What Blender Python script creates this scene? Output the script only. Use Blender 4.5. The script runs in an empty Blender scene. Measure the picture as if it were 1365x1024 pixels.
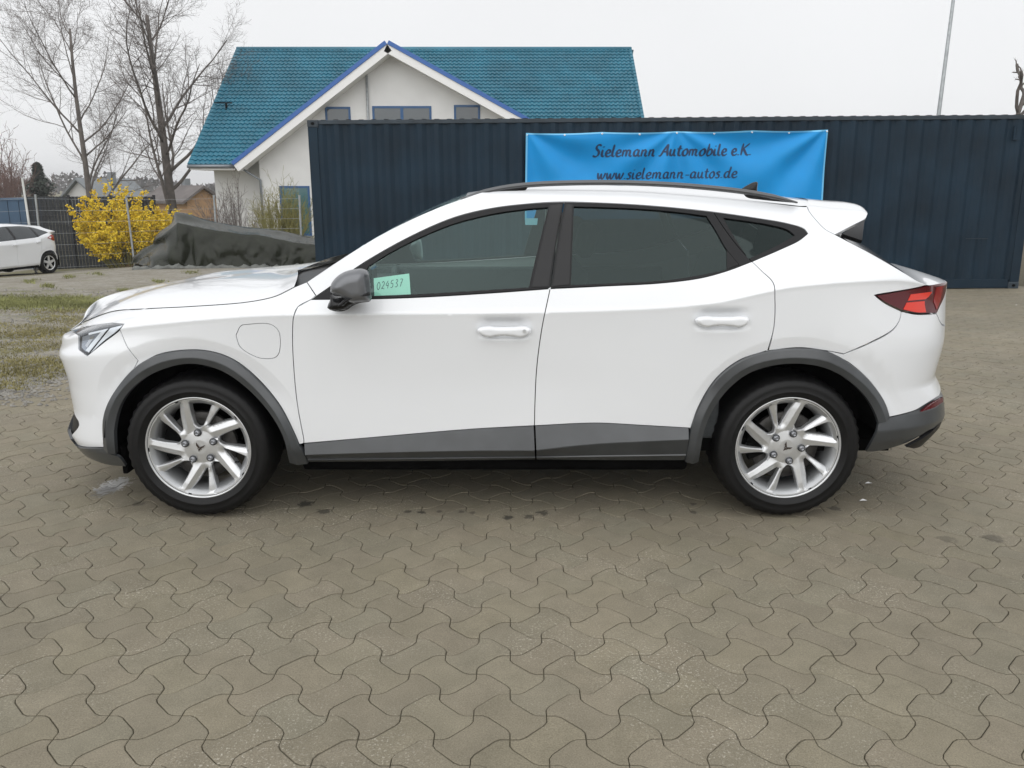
import bpy, math, random
import numpy as np
from mathutils import Vector, Matrix
from mathutils.geometry import delaunay_2d_cdt

# ------------------------------------------------------------------ camera, sky, sun, exposure
SC = bpy.context.scene
COL = SC.collection
F_PX, PITCH, EYE = 1107.0, math.radians(13.46), 1.5
cam_d = bpy.data.cameras.new('camera'); cam = bpy.data.objects.new('camera', cam_d); COL.objects.link(cam)
cam_d.sensor_width = 36.0; cam_d.lens = 36.0 * F_PX / 1365.0
cam_d.clip_start = 0.05; cam_d.clip_end = 3000
cam.location = (0, 0, EYE); cam.rotation_euler = (math.radians(90) - PITCH, 0, 0)
SC.camera = cam
SUN_EL, SUN_AZ = math.radians(43), math.radians(196)      # azimuth clockwise from +Y: behind the camera, a little to its left
SKY_STRENGTH = 0.1
w = bpy.data.worlds.new('World'); SC.world = w; w.use_nodes = True
wn = w.node_tree.nodes; wl = w.node_tree.links
bg = wn['Background']; bg.inputs['Strength'].default_value = SKY_STRENGTH
sky = wn.new('ShaderNodeTexSky'); sky.sky_type = 'NISHITA'; sky.sun_disc = False
sky.sun_elevation = SUN_EL; sky.sun_rotation = SUN_AZ
hs = wn.new('ShaderNodeHueSaturation'); hs.inputs['Saturation'].default_value = 0.12
wl.new(sky.outputs[0], hs.inputs['Color'])
tc = wn.new('ShaderNodeTexCoord'); sx = wn.new('ShaderNodeSeparateXYZ'); wl.new(tc.outputs['Generated'], sx.inputs[0])
ma = wn.new('ShaderNodeMath'); ma.operation = 'MULTIPLY_ADD'; ma.use_clamp = False
mx0 = wn.new('ShaderNodeMath'); mx0.operation = 'MAXIMUM'; mx0.inputs[1].default_value = 0.0
wl.new(sx.outputs['Z'], mx0.inputs[0]); wl.new(mx0.outputs[0], ma.inputs[0])
ma.inputs[1].default_value = 1.4; ma.inputs[2].default_value = 9.6      # an overcast sky: brighter towards the zenith
nz = wn.new('ShaderNodeTexNoise'); nz.inputs['Scale'].default_value = 2.2; nz.inputs['Detail'].default_value = 4
wl.new(tc.outputs['Generated'], nz.inputs['Vector'])
cr = wn.new('ShaderNodeMapRange'); cr.inputs['To Min'].default_value = 0.93; cr.inputs['To Max'].default_value = 1.07
wl.new(nz.outputs['Fac'], cr.inputs['Value'])
mu = wn.new('ShaderNodeMath'); mu.operation = 'MULTIPLY'; wl.new(ma.outputs[0], mu.inputs[0]); wl.new(cr.outputs[0], mu.inputs[1])
cc = wn.new('ShaderNodeCombineColor')
for i, k in enumerate((0.975, 0.985, 1.0)):
    m_ = wn.new('ShaderNodeMath'); m_.operation = 'MULTIPLY'; m_.inputs[1].default_value = k
    wl.new(mu.outputs[0], m_.inputs[0]); wl.new(m_.outputs[0], cc.inputs[i])
mix = wn.new('ShaderNodeMixRGB'); mix.inputs['Fac'].default_value = 0.9
wl.new(hs.outputs[0], mix.inputs[1]); wl.new(cc.outputs[0], mix.inputs[2])
wl.new(mix.outputs[0], bg.inputs['Color'])
sun_d = bpy.data.lights.new('sun', 'SUN'); sun_d.energy = 1.75; sun_d.angle = math.radians(100); sun_d.color = (1.0, 0.99, 0.975)
sun = bpy.data.objects.new('sun', sun_d); COL.objects.link(sun)
sdir = Vector((math.sin(SUN_AZ) * math.cos(SUN_EL), math.cos(SUN_AZ) * math.cos(SUN_EL), math.sin(SUN_EL)))
sun.rotation_euler = sdir.to_track_quat('Z', 'Y').to_euler()
sun.location = sdir * 40
vs = SC.view_settings
vs.view_transform = 'Standard'; vs.look = 'None'; vs.exposure = 0.0; vs.gamma = 1.0
try: vs.use_curve_mapping = False
except Exception: pass

rng = random.Random(7)
R = np.random.RandomState(11)
CP, SP = math.cos(PITCH), math.sin(PITCH)

# ------------------------------------------------------------------ helpers
def pdir(px):
    px = np.atleast_2d(np.asarray(px, float))
    cx = (px[:, 0] - 682.5) / F_PX; cy = (px[:, 1] - 512.0) / F_PX
    return np.stack([cx, CP - cy * SP, -SP - cy * CP], 1)
def proj(P):
    P = np.asarray(P, float)
    X, Y, Z = P[:, 0], P[:, 1], P[:, 2] - EYE
    D = Y * CP - Z * SP; U = Y * SP + Z * CP
    return np.stack([682.5 + F_PX * X / D, 512.0 - F_PX * U / D], 1)
def at(x, y, Y):
    d = pdir((x, y))[0]; t = Y / d[1]
    return Vector((d[0] * t, Y, EYE + d[2] * t))
def ground_z(X, Y):
    X = np.asarray(X, float); Y = np.asarray(Y, float)
    s = (Y - 6.3); s = np.where(s > 4, s, np.log1p(np.exp(np.clip(s * 2.5, -40, 10))) / 2.5)
    s = np.where(s > 18, 18 + 10 * np.tanh((s - 18) / 10), s)
    xx = 8.7 - X
    return -s * (0.0305 + 0.00105 * np.clip(xx, 0, 10) + .0036 * np.clip(xx - 18, 0, 6))
def gz(X, Y): return float(ground_z(X, Y))
def on_ground(x, y):
    d = pdir((x, y))[0]; t = 3.0
    for _ in range(60):
        zt = gz(d[0] * t, d[1] * t)
        t = 0.5 * t + 0.5 * (zt - EYE) / d[2]
    return Vector((d[0] * t, d[1] * t, gz(d[0] * t, d[1] * t)))

def tag(o, label=None, cat=None, group=None, kind=None):
    if label: o['label'] = label
    if cat: o['category'] = cat
    if group: o['group'] = group
    if kind: o['kind'] = kind
    return o
def empty(name, loc=(0, 0, 0), rz=0.0, label=None, cat=None, group=None):
    o = bpy.data.objects.new(name, None); COL.objects.link(o)
    o.location = loc; o.rotation_euler = (0, 0, rz); o.empty_display_size = 0.2
    return tag(o, label, cat, group)
def mesh_obj(name, verts, faces, mat=None, parent=None, smooth=False, normals=None, kind=None):
    me = bpy.data.meshes.new(name)
    me.from_pydata([tuple(map(float, v)) for v in verts], [], [tuple(int(i) for i in f) for f in faces])
    if smooth: me.polygons.foreach_set('use_smooth', [True] * len(me.polygons))
    if normals is not None:
        me.polygons.foreach_set('use_smooth', [True] * len(me.polygons))
        me.normals_split_custom_set(normals)
    if mat: me.materials.append(mat)
    me.update()
    o = bpy.data.objects.new(name, me); COL.objects.link(o)
    if parent: o.parent = parent
    if kind: o['kind'] = kind
    return o
def dup(o, parent=None):
    c = o.copy(); COL.objects.link(c)
    if parent: c.parent = parent
    return c

class MB:
    """collects simple shapes into one mesh"""
    def __init__(s): s.v = []; s.f = []
    def add(s, v, f):
        b = len(s.v); s.v += [tuple(p) for p in v]; s.f += [tuple(b + i for i in q) for q in f]; return s
    def box(s, x0, x1, y0, y1, z0, z1, bev=0.0):
        if bev <= 0:
            v = [(x, y, z) for z in (z0, z1) for y in (y0, y1) for x in (x0, x1)]
            return s.add(v, [(0, 2, 3, 1), (4, 5, 7, 6), (0, 1, 5, 4), (2, 6, 7, 3), (0, 4, 6, 2), (1, 3, 7, 5)])
        import bmesh
        bm = bmesh.new(); bmesh.ops.create_cube(bm, size=1)
        for q in bm.verts: q.co = Vector(((x0 + x1) / 2 + q.co.x * (x1 - x0), (y0 + y1) / 2 + q.co.y * (y1 - y0), (z0 + z1) / 2 + q.co.z * (z1 - z0)))
        bmesh.ops.bevel(bm, geom=list(bm.edges), offset=bev, segments=2, affect='EDGES', profile=0.5)
        bm.verts.index_update()
        s.add([q.co[:] for q in bm.verts], [[q.index for q in f.verts] for f in bm.faces]); bm.free(); return s
    def tube(s, pts, rad, n=6, cap=True):
        pts = [Vector(p) for p in pts]; m = len(pts)
        if not hasattr(rad, '__len__'): rad = [rad] * m
        b = len(s.v); prev = None
        for i, p in enumerate(pts):
            t = (pts[min(i + 1, m - 1)] - pts[max(i - 1, 0)]).normalized()
            if prev is None:
                a = Vector((0, 0, 1)) if abs(t.z) < 0.9 else Vector((1, 0, 0)); nx = t.cross(a).normalized()
            else: nx = (prev - t * prev.dot(t)).normalized()
            prev = nx; ny = t.cross(nx)
            for k in range(n):
                a = 2 * math.pi * k / n
                s.v.append(tuple(p + (nx * math.cos(a) + ny * math.sin(a)) * rad[i]))
        for i in range(m - 1):
            for k in range(n):
                k2 = (k + 1) % n
                s.f.append((b + i * n + k, b + i * n + k2, b + (i + 1) * n + k2, b + (i + 1) * n + k))
        if cap and n > 2:
            s.f.append(tuple(b + k for k in range(n))[::-1]); s.f.append(tuple(b + (m - 1) * n + k for k in range(n)))
        return s
    def build(s, name, mat, parent=None, smooth=False, kind=None):
        return mesh_obj(name, s.v, s.f, mat, parent, smooth, kind=kind)

def lathe(prof, n, axis='y'):
    """prof: (radius, depth) pairs turned round the y axis"""
    v = []; f = []; m = len(prof)
    for k in range(n):
        a = 2 * math.pi * k / n
        for r, d in prof: v.append((r * math.cos(a), d, r * math.sin(a)))
    for k in range(n):
        k2 = (k + 1) % n
        for i in range(m - 1): f.append((k * m + i, k * m + i + 1, k2 * m + i + 1, k2 * m + i))
    return v, f

def catmull(pts, step):
    pts = np.asarray(pts, float)
    if len(pts) == 2: q = pts
    else:
        out = []
        ext = np.vstack([2 * pts[0] - pts[1], pts, 2 * pts[-1] - pts[-2]])
        for i in range(len(pts) - 1):
            p0, p1, p2, p3 = ext[i:i + 4]
            def tj(a, b, t): return t + max(np.linalg.norm(b - a), 1e-9) ** 0.5
            t0 = 0.; t1 = tj(p0, p1, t0); t2 = tj(p1, p2, t1); t3 = tj(p2, p3, t2)
            for t in np.linspace(t1, t2, 13)[:-1]:
                a1 = (t1 - t) / (t1 - t0) * p0 + (t - t0) / (t1 - t0) * p1
                a2 = (t2 - t) / (t2 - t1) * p1 + (t - t1) / (t2 - t1) * p2
                a3 = (t3 - t) / (t3 - t2) * p2 + (t - t2) / (t3 - t2) * p3
                b1 = (t2 - t) / (t2 - t0) * a1 + (t - t0) / (t2 - t0) * a2
                b2 = (t3 - t) / (t3 - t1) * a2 + (t - t1) / (t3 - t1) * a3
                out.append((t2 - t) / (t2 - t1) * b1 + (t - t1) / (t2 - t1) * b2)
        out.append(pts[-1]); q = np.array(out)
    L = np.concatenate([[0], np.cumsum(np.linalg.norm(np.diff(q, axis=0), axis=1))])
    n = max(1, int(round(L[-1] / step)))
    s = np.linspace(0, L[-1], n + 1)
    return np.stack([np.interp(s, L, q[:, i]) for i in range(q.shape[1])], 1)

def inside(poly, pts):
    x, y = pts[:, 0], pts[:, 1]; r = np.zeros(len(pts), bool)
    a = poly; b = np.roll(poly, -1, 0)
    for (x0, y0), (x1, y1) in zip(a, b):
        if y0 == y1: continue
        c = ((y0 > y) != (y1 > y)) & (x < (x1 - x0) * (y - y0) / (y1 - y0) + x0)
        r ^= c
    return r
def dist_poly(poly, pts):
    d = np.full(len(pts), 1e9)
    for a, b in zip(poly, np.roll(poly, -1, 0)):
        ab = b - a; l = (ab ** 2).sum()
        if l < 1e-14: continue
        t = np.clip(((pts - a) @ ab) / l, 0, 1)
        d = np.minimum(d, np.linalg.norm(pts - a - t[:, None] * ab, axis=1))
    return d
def area2(p):
    q = np.roll(p, -1, 0); return (p[:, 0] * q[:, 1] - q[:, 0] * p[:, 1]).sum()
def inset_poly(p, d):
    """moves an outline inward by d (counter-clockwise result)"""
    if area2(p) < 0: p = p[::-1]
    if d == 0: return p
    a = np.roll(p, 1, 0); b = np.roll(p, -1, 0)
    def nrm(e):
        n = np.stack([-e[:, 1], e[:, 0]], 1); return n / np.maximum(np.linalg.norm(n, axis=1, keepdims=True), 1e-9)
    n1 = nrm(p - a); n2 = nrm(b - p); n = n1 + n2
    n /= np.maximum(np.linalg.norm(n, axis=1, keepdims=True), 0.3)
    k = np.clip((n * n1).sum(1, keepdims=True), 0.5, 1)
    return p + n * d / k
def dedupe(p, eps=1e-4):
    keep = np.linalg.norm(p - np.roll(p, 1, 0), axis=1) > eps
    return p[keep]
def triangulate(outer, holes, sp, extra=None):
    """fills an outline with a triangle mesh of about sp; returns points, triangles, loops of boundary indices"""
    loops = [outer] + list(holes)
    lo, hi = outer.min(0), outer.max(0)
    gx, gy = np.meshgrid(np.arange(lo[0] + sp * .5, hi[0], sp), np.arange(lo[1] + sp * .5, hi[1], sp))
    gx = gx + (np.arange(gx.shape[0]) % 2)[:, None] * sp * 0.5
    g = np.stack([gx.ravel(), gy.ravel()], 1)
    if len(g):
        ok = inside(outer, g) & (dist_poly(outer, g) > sp * .45)
        for h in holes: ok &= ~inside(h, g) & (dist_poly(h, g) > sp * .45)
        g = g[ok]
    if extra is not None and len(extra):
        dl = lo - 1; key = set(map(tuple, np.round((extra - dl) / (sp * .6)).astype(int)))
        if len(g): g = g[[tuple(k) not in key for k in np.round((g - dl) / (sp * .6)).astype(int)]]
        ok = inside(outer, extra) & (dist_poly(outer, extra) > .004)
        for h in holes: ok &= ~inside(h, extra) & (dist_poly(h, extra) > .004)
        g = np.vstack([g, extra[ok]]) if len(g) else extra[ok]
    V = [Vector(p) for l in loops for p in l] + [Vector(p) for p in g]
    E = []; b = 0
    for l in loops:
        n = len(l); E += [(b + i, b + (i + 1) % n) for i in range(n)]; b += n
    r = delaunay_2d_cdt(V, E, [], 0, 1e-7)
    P = np.array([tuple(p) for p in r[0]]); T = np.array([t for t in r[2] if len(t) == 3])
    c = P[T].mean(1); ok = inside(outer, c)
    for h in holes: ok &= ~inside(h, c)
    T = T[ok]
    ar = np.cross(P[T[:, 1]] - P[T[:, 0]], P[T[:, 2]] - P[T[:, 0]])
    T = np.where((ar < 0)[:, None], T[:, ::-1], T)
    from collections import Counter
    cnt = Counter()
    for t in T:
        for i in range(3): cnt[(t[i], t[(i + 1) % 3])] += 1
    bd = [(i, j) for (i, j) in cnt if (j, i) not in cnt]
    return P, T, bd
# ------------------------------------------------------------------ materials
def mat(name, col, rough=0.5, metal=0.0, spec=0.5, coat=0.0, noise=None, bump=None, coat_rough=0.03, aniso=None):
    """Principled material; noise=(scale, amount) varies the colour, bump=(scale, strength, distance) the relief, in world metres"""
    m = bpy.data.materials.new(name); m.use_nodes = True
    N = m.node_tree.nodes; L = m.node_tree.links; b = N['Principled BSDF']
    b.inputs['Base Color'].default_value = (*col, 1); b.inputs['Roughness'].default_value = rough
    b.inputs['Metallic'].default_value = metal; b.inputs['Specular IOR Level'].default_value = spec
    b.inputs['Coat Weight'].default_value = coat; b.inputs['Coat Roughness'].default_value = coat_rough
    geo = None
    if noise or bump: geo = N.new('ShaderNodeTexCoord')
    if noise:
        t = N.new('ShaderNodeTexNoise'); t.inputs['Scale'].default_value = noise[0]; t.inputs['Detail'].default_value = 6
        L.new(geo.outputs['Object'], t.inputs['Vector'])
        r = N.new('ShaderNodeMapRange'); r.inputs['From Min'].default_value = 0.3; r.inputs['From Max'].default_value = 0.7
        r.inputs['To Min'].default_value = 1 - noise[1]; r.inputs['To Max'].default_value = 1 + noise[1]
        L.new(t.outputs['Fac'], r.inputs['Value'])
        x = N.new('ShaderNodeVectorMath'); x.operation = 'SCALE'; x.inputs[0].default_value = col
        L.new(r.outputs[0], x.inputs['Scale']); L.new(x.outputs[0], b.inputs['Base Color'])
    if bump:
        t = N.new('ShaderNodeTexNoise'); t.inputs['Scale'].default_value = bump[0]; t.inputs['Detail'].default_value = 5
        L.new(geo.outputs['Object'], t.inputs['Vector'])
        q = N.new('ShaderNodeBump'); q.inputs['Strength'].default_value = bump[1]; q.inputs['Distance'].default_value = bump[2]
        L.new(t.outputs['Fac'], q.inputs['Height']); L.new(q.outputs[0], b.inputs['Normal'])
    return m
def glass_mat(name, tint, refl_rough=0.0, ior=1.5, refl=(.80, 1, .98)):
    m = bpy.data.materials.new(name); m.use_nodes = True
    N = m.node_tree.nodes; L = m.node_tree.links
    for n in list(N):
        if n.type == 'BSDF_PRINCIPLED': N.remove(n)
    out = [n for n in N if n.type == 'OUTPUT_MATERIAL'][0]
    tr = N.new('ShaderNodeBsdfTransparent'); tr.inputs[0].default_value = (*tint, 1)
    gl = N.new('ShaderNodeBsdfGlossy'); gl.inputs['Roughness'].default_value = refl_rough; gl.inputs[0].default_value = (*refl, 1)
    ge = N.new('ShaderNodeNewGeometry'); dt = N.new('ShaderNodeVectorMath'); dt.operation = 'DOT_PRODUCT'; L.new(ge.outputs['Incoming'], dt.inputs[0]); L.new(ge.outputs['Normal'], dt.inputs[1])
    def mt(op, a, b):
        x = N.new('ShaderNodeMath'); x.operation = op
        for i, q in enumerate((a, b)):
            if isinstance(q, (int, float)): x.inputs[i].default_value = q
            elif q is not None: L.new(q, x.inputs[i])
        return x.outputs[0]
    f0 = 1.15 * ((ior - 1) / (ior + 1)) ** 2                       # a thin pane reflects from both faces
    fr = mt('ADD', mt('MULTIPLY', mt('POWER', mt('SUBTRACT', 1.0, mt('ABSOLUTE', dt.outputs['Value'], None)), 5.0), 1 - f0), f0)
    mx = N.new('ShaderNodeMixShader'); L.new(fr, mx.inputs[0]); L.new(tr.outputs[0], mx.inputs[1]); L.new(gl.outputs[0], mx.inputs[2])
    L.new(mx.outputs[0], out.inputs[0])
    return m
M = {}
M['white_paint'] = mat('white_paint', (0.755, 0.77, 0.79), 0.32, coat=0.8, noise=(2.5, 0.012))
M['grey_clad'] = mat('grey_cladding', (0.044, 0.048, 0.052), 0.30, spec=.6, coat=.25, coat_rough=.2, noise=(7, 0.22), bump=(900, 0.10, 0.0005))
M['black_gloss'] = mat('gloss_black_trim', (0.012, 0.012, 0.013), 0.14, spec=.3)
M['black_trim'] = mat('satin_black_trim', (0.010, 0.010, 0.011), 0.4, spec=.22)
M['dark'] = mat('dark_underbody_shade', (0.003, 0.003, 0.003), 0.9, spec=.05, noise=(8, 0.3))  # near-black so the underside reads as shadow; shared by other dark parts
M['rail'] = mat('roof_rail_metal', (0.055, 0.058, 0.062), 0.33, metal=0.5)
M['glass'] = glass_mat('tinted_window_glass', (0.60, 0.74, 0.70))
M['privacy'] = glass_mat('dark_privacy_glass', (0.16, 0.19, 0.185), ior=1.45)
M['screen'] = glass_mat('windscreen_glass', (0.70, 0.78, 0.75), refl=(.9, .97, 1))
M['lens'] = glass_mat('clear_lamp_lens', (0.88, 0.9, 0.92), refl=(1, 1, 1))
M['rubber'] = mat('tyre_rubber', (0.0045, 0.0045, 0.0048), 0.52, spec=.3, noise=(30, 0.25), bump=(120, 0.15, 0.002))
M['alloy'] = mat('silver_alloy', (0.66, 0.67, 0.68), 0.36, metal=0.75)
M['mirror_cap'] = mat('satin_grey_cap', (0.15, 0.155, 0.165), 0.34, metal=0.5, coat=0.3)
M['graphite'] = mat('graphite_paint', (0.085, 0.088, 0.093), 0.3, metal=0.5, coat=0.5)
M['alloy_barrel'] = mat('alloy_barrel', (0.42, 0.43, 0.44), 0.45, metal=0.8)
M['steel'] = mat('brake_steel', (0.05, 0.048, 0.046), 0.5, metal=0.8, noise=(40, 0.25))
M['bolt'] = mat('bolt_metal', (0.3, 0.31, 0.33), 0.3, metal=0.8)
M['copper'] = mat('dark_copper_mark', (0.05, 0.036, 0.028), 0.4, metal=0.4)
M['interior'] = mat('interior_cloth', (0.05, 0.055, 0.058), 0.85, noise=(60, 0.2))
M['interior_light'] = mat('interior_grey_lining', (0.36, 0.37, 0.36), 0.9)
M['chrome'] = mat('chrome', (0.75, 0.76, 0.78), 0.12, metal=1.0)
M['lamp_dark'] = mat('lamp_inner_dark', (0.03, 0.032, 0.036), 0.25)
M['lamp_white'] = mat('daylight_strip', (0.85, 0.87, 0.9), 0.2, coat=0.6)
M['lamp_grey'] = mat('lamp_reflector', (0.42, 0.45, 0.5), 0.25, metal=0.6)
M['red_dark'] = mat('dark_red_lens', (0.085, 0.004, 0.008), 0.15, spec=.4, coat=.3)
M['red'] = mat('bright_red_lens', (0.70, 0.035, 0.016), 0.2, coat=.3)
M['red_mid'] = mat('mid_red_lens', (0.26, 0.010, 0.012), 0.15, coat=.3)
M['paper'] = mat('pale_green_paper', (0.66, 0.95, 0.84), 0.8)
M['ink'] = mat('ink', (0.03, 0.05, 0.07), 0.7)
M['navy'] = mat('container_navy_paint', (0.0075, 0.021, 0.036), 0.6, spec=.22, noise=(1.3, 0.3), bump=(5, 0.14, 0.012))
M['navy_worn'] = mat('container_rail_paint', (0.019, 0.031, 0.043), 0.55, noise=(5, 0.3))
M['banner'] = mat('blue_banner_cloth', (0.006, 0.265, 0.64), 0.5, spec=.3, noise=(2, 0.06))
M['banner_edge'] = mat('banner_hem', (0.16, 0.52, 0.83), 0.5)
M['banner_ink'] = mat('banner_lettering', (0.006, 0.03, 0.09), 0.6)
M['render_wall'] = mat('white_render_wall', (0.66, 0.66, 0.65), 0.9, noise=(1.2, 0.05))
M['white_trim'] = mat('white_painted_board', (0.78, 0.78, 0.77), 0.5)
M['blue_tile'] = mat('blue_glazed_tile', (0.016, 0.135, 0.20), 0.42, noise=(0.9, 0.2))
M['blue_verge'] = mat('blue_verge_tile', (0.025, 0.11, 0.36), 0.4)
M['blue_frame'] = mat('blue_window_frame', (0.01, 0.075, 0.20), 0.4)
M['house_glass'] = mat('house_window_glass', (0.05, 0.065, 0.075), 0.06, spec=0.8)
M['teal_glass'] = mat('shop_window_glass', (0.04, 0.12, 0.13), 0.08, spec=0.8)
M['gutter'] = mat('grey_zinc', (0.22, 0.24, 0.26), 0.45, metal=0.5)
M['galv'] = mat('galvanised_steel', (0.33, 0.35, 0.36), 0.5, metal=0.5, noise=(12, 0.2))
M['pole'] = mat('pale_pole', (0.55, 0.56, 0.54), 0.6)
M['bark'] = mat('bark', (0.11, 0.096, 0.086), 0.9, noise=(3, 0.35), bump=(8, 0.5, 0.03))
M['twig'] = mat('twig', (0.13, 0.11, 0.10), 0.9)
M['twig_grey'] = mat('grey_twig', (0.15, 0.13, 0.12), 0.9)
M['twig_red'] = mat('reddish_twig', (0.16, 0.10, 0.085), 0.9)
M['twig_olive'] = mat('olive_twig', (0.20, 0.185, 0.06), 0.9)
M['blossom'] = mat('yellow_blossom', (0.70, 0.51, 0.025), 0.7, noise=(5, 0.25))
M['conifer'] = mat('conifer_needles', (0.06, 0.078, 0.06), 0.9, noise=(1.0, 0.4))
M['fence_dark'] = mat('dark_privacy_strip', (0.017, 0.019, 0.022), 0.7, noise=(6, 0.3))
M['blue_panel'] = mat('blue_sheet_panel', (0.03, 0.07, 0.125), 0.5, noise=(1, 0.15))
M['grey_roof'] = mat('grey_roof_tile', (0.20, 0.215, 0.225), 0.8, noise=(1, 0.1))
M['brown_roof'] = mat('brown_roof_tile', (0.13, 0.115, 0.11), 0.8, noise=(1, 0.2))
M['ochre_wall'] = mat('ochre_wall', (0.42, 0.26, 0.14), 0.9)
M['tarp'] = mat('dark_green_tarpaulin', (0.013, 0.0155, 0.0085), 0.27, spec=.26, noise=(4, 0.25), bump=(7, 0.22, 0.02))
M['tarp_hem'] = mat('tarpaulin_hem', (0.11, 0.115, 0.105), 0.5, noise=(5, 0.4), bump=(14, 0.5, 0.02))
# ------------------------------------------------------------------ car body surface
def pchip_tab(xk, yk, x):
    xk = np.asarray(xk, float); yk = np.asarray(yk, float); x = np.clip(x, xk[0], xk[-1])
    h = np.diff(xk); d = np.diff(yk) / h; m = np.zeros(len(xk))
    for i in range(1, len(xk) - 1):
        if d[i - 1] * d[i] > 0:
            w1 = 2 * h[i] + h[i - 1]; w2 = h[i] + 2 * h[i - 1]
            m[i] = (w1 + w2) / (w1 / d[i - 1] + w2 / d[i])
    m[0] = d[0]; m[-1] = d[-1]
    i = np.clip(np.searchsorted(xk, x) - 1, 0, len(h) - 1)
    t = (x - xk[i]) / h[i]
    return ((1 + 2 * t) * (1 - t) ** 2 * yk[i] + t * (1 - t) ** 2 * h[i] * m[i] + t * t * (3 - 2 * t) * yk[i + 1] + t * t * (t - 1) * h[i] * m[i + 1])
def smooth01(a, b, x):
    t = np.clip((x - a) / (b - a), 0, 1); return t * t * (3 - 2 * t)

VK = np.array([0., .12, .22, .34, .46, .64, .795, .81, .825, .90, 1.10, 1.33, 1.42, 1.52])
HUBZ, HUBF, HUBR = 0.336, -1.427, 1.256

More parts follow.
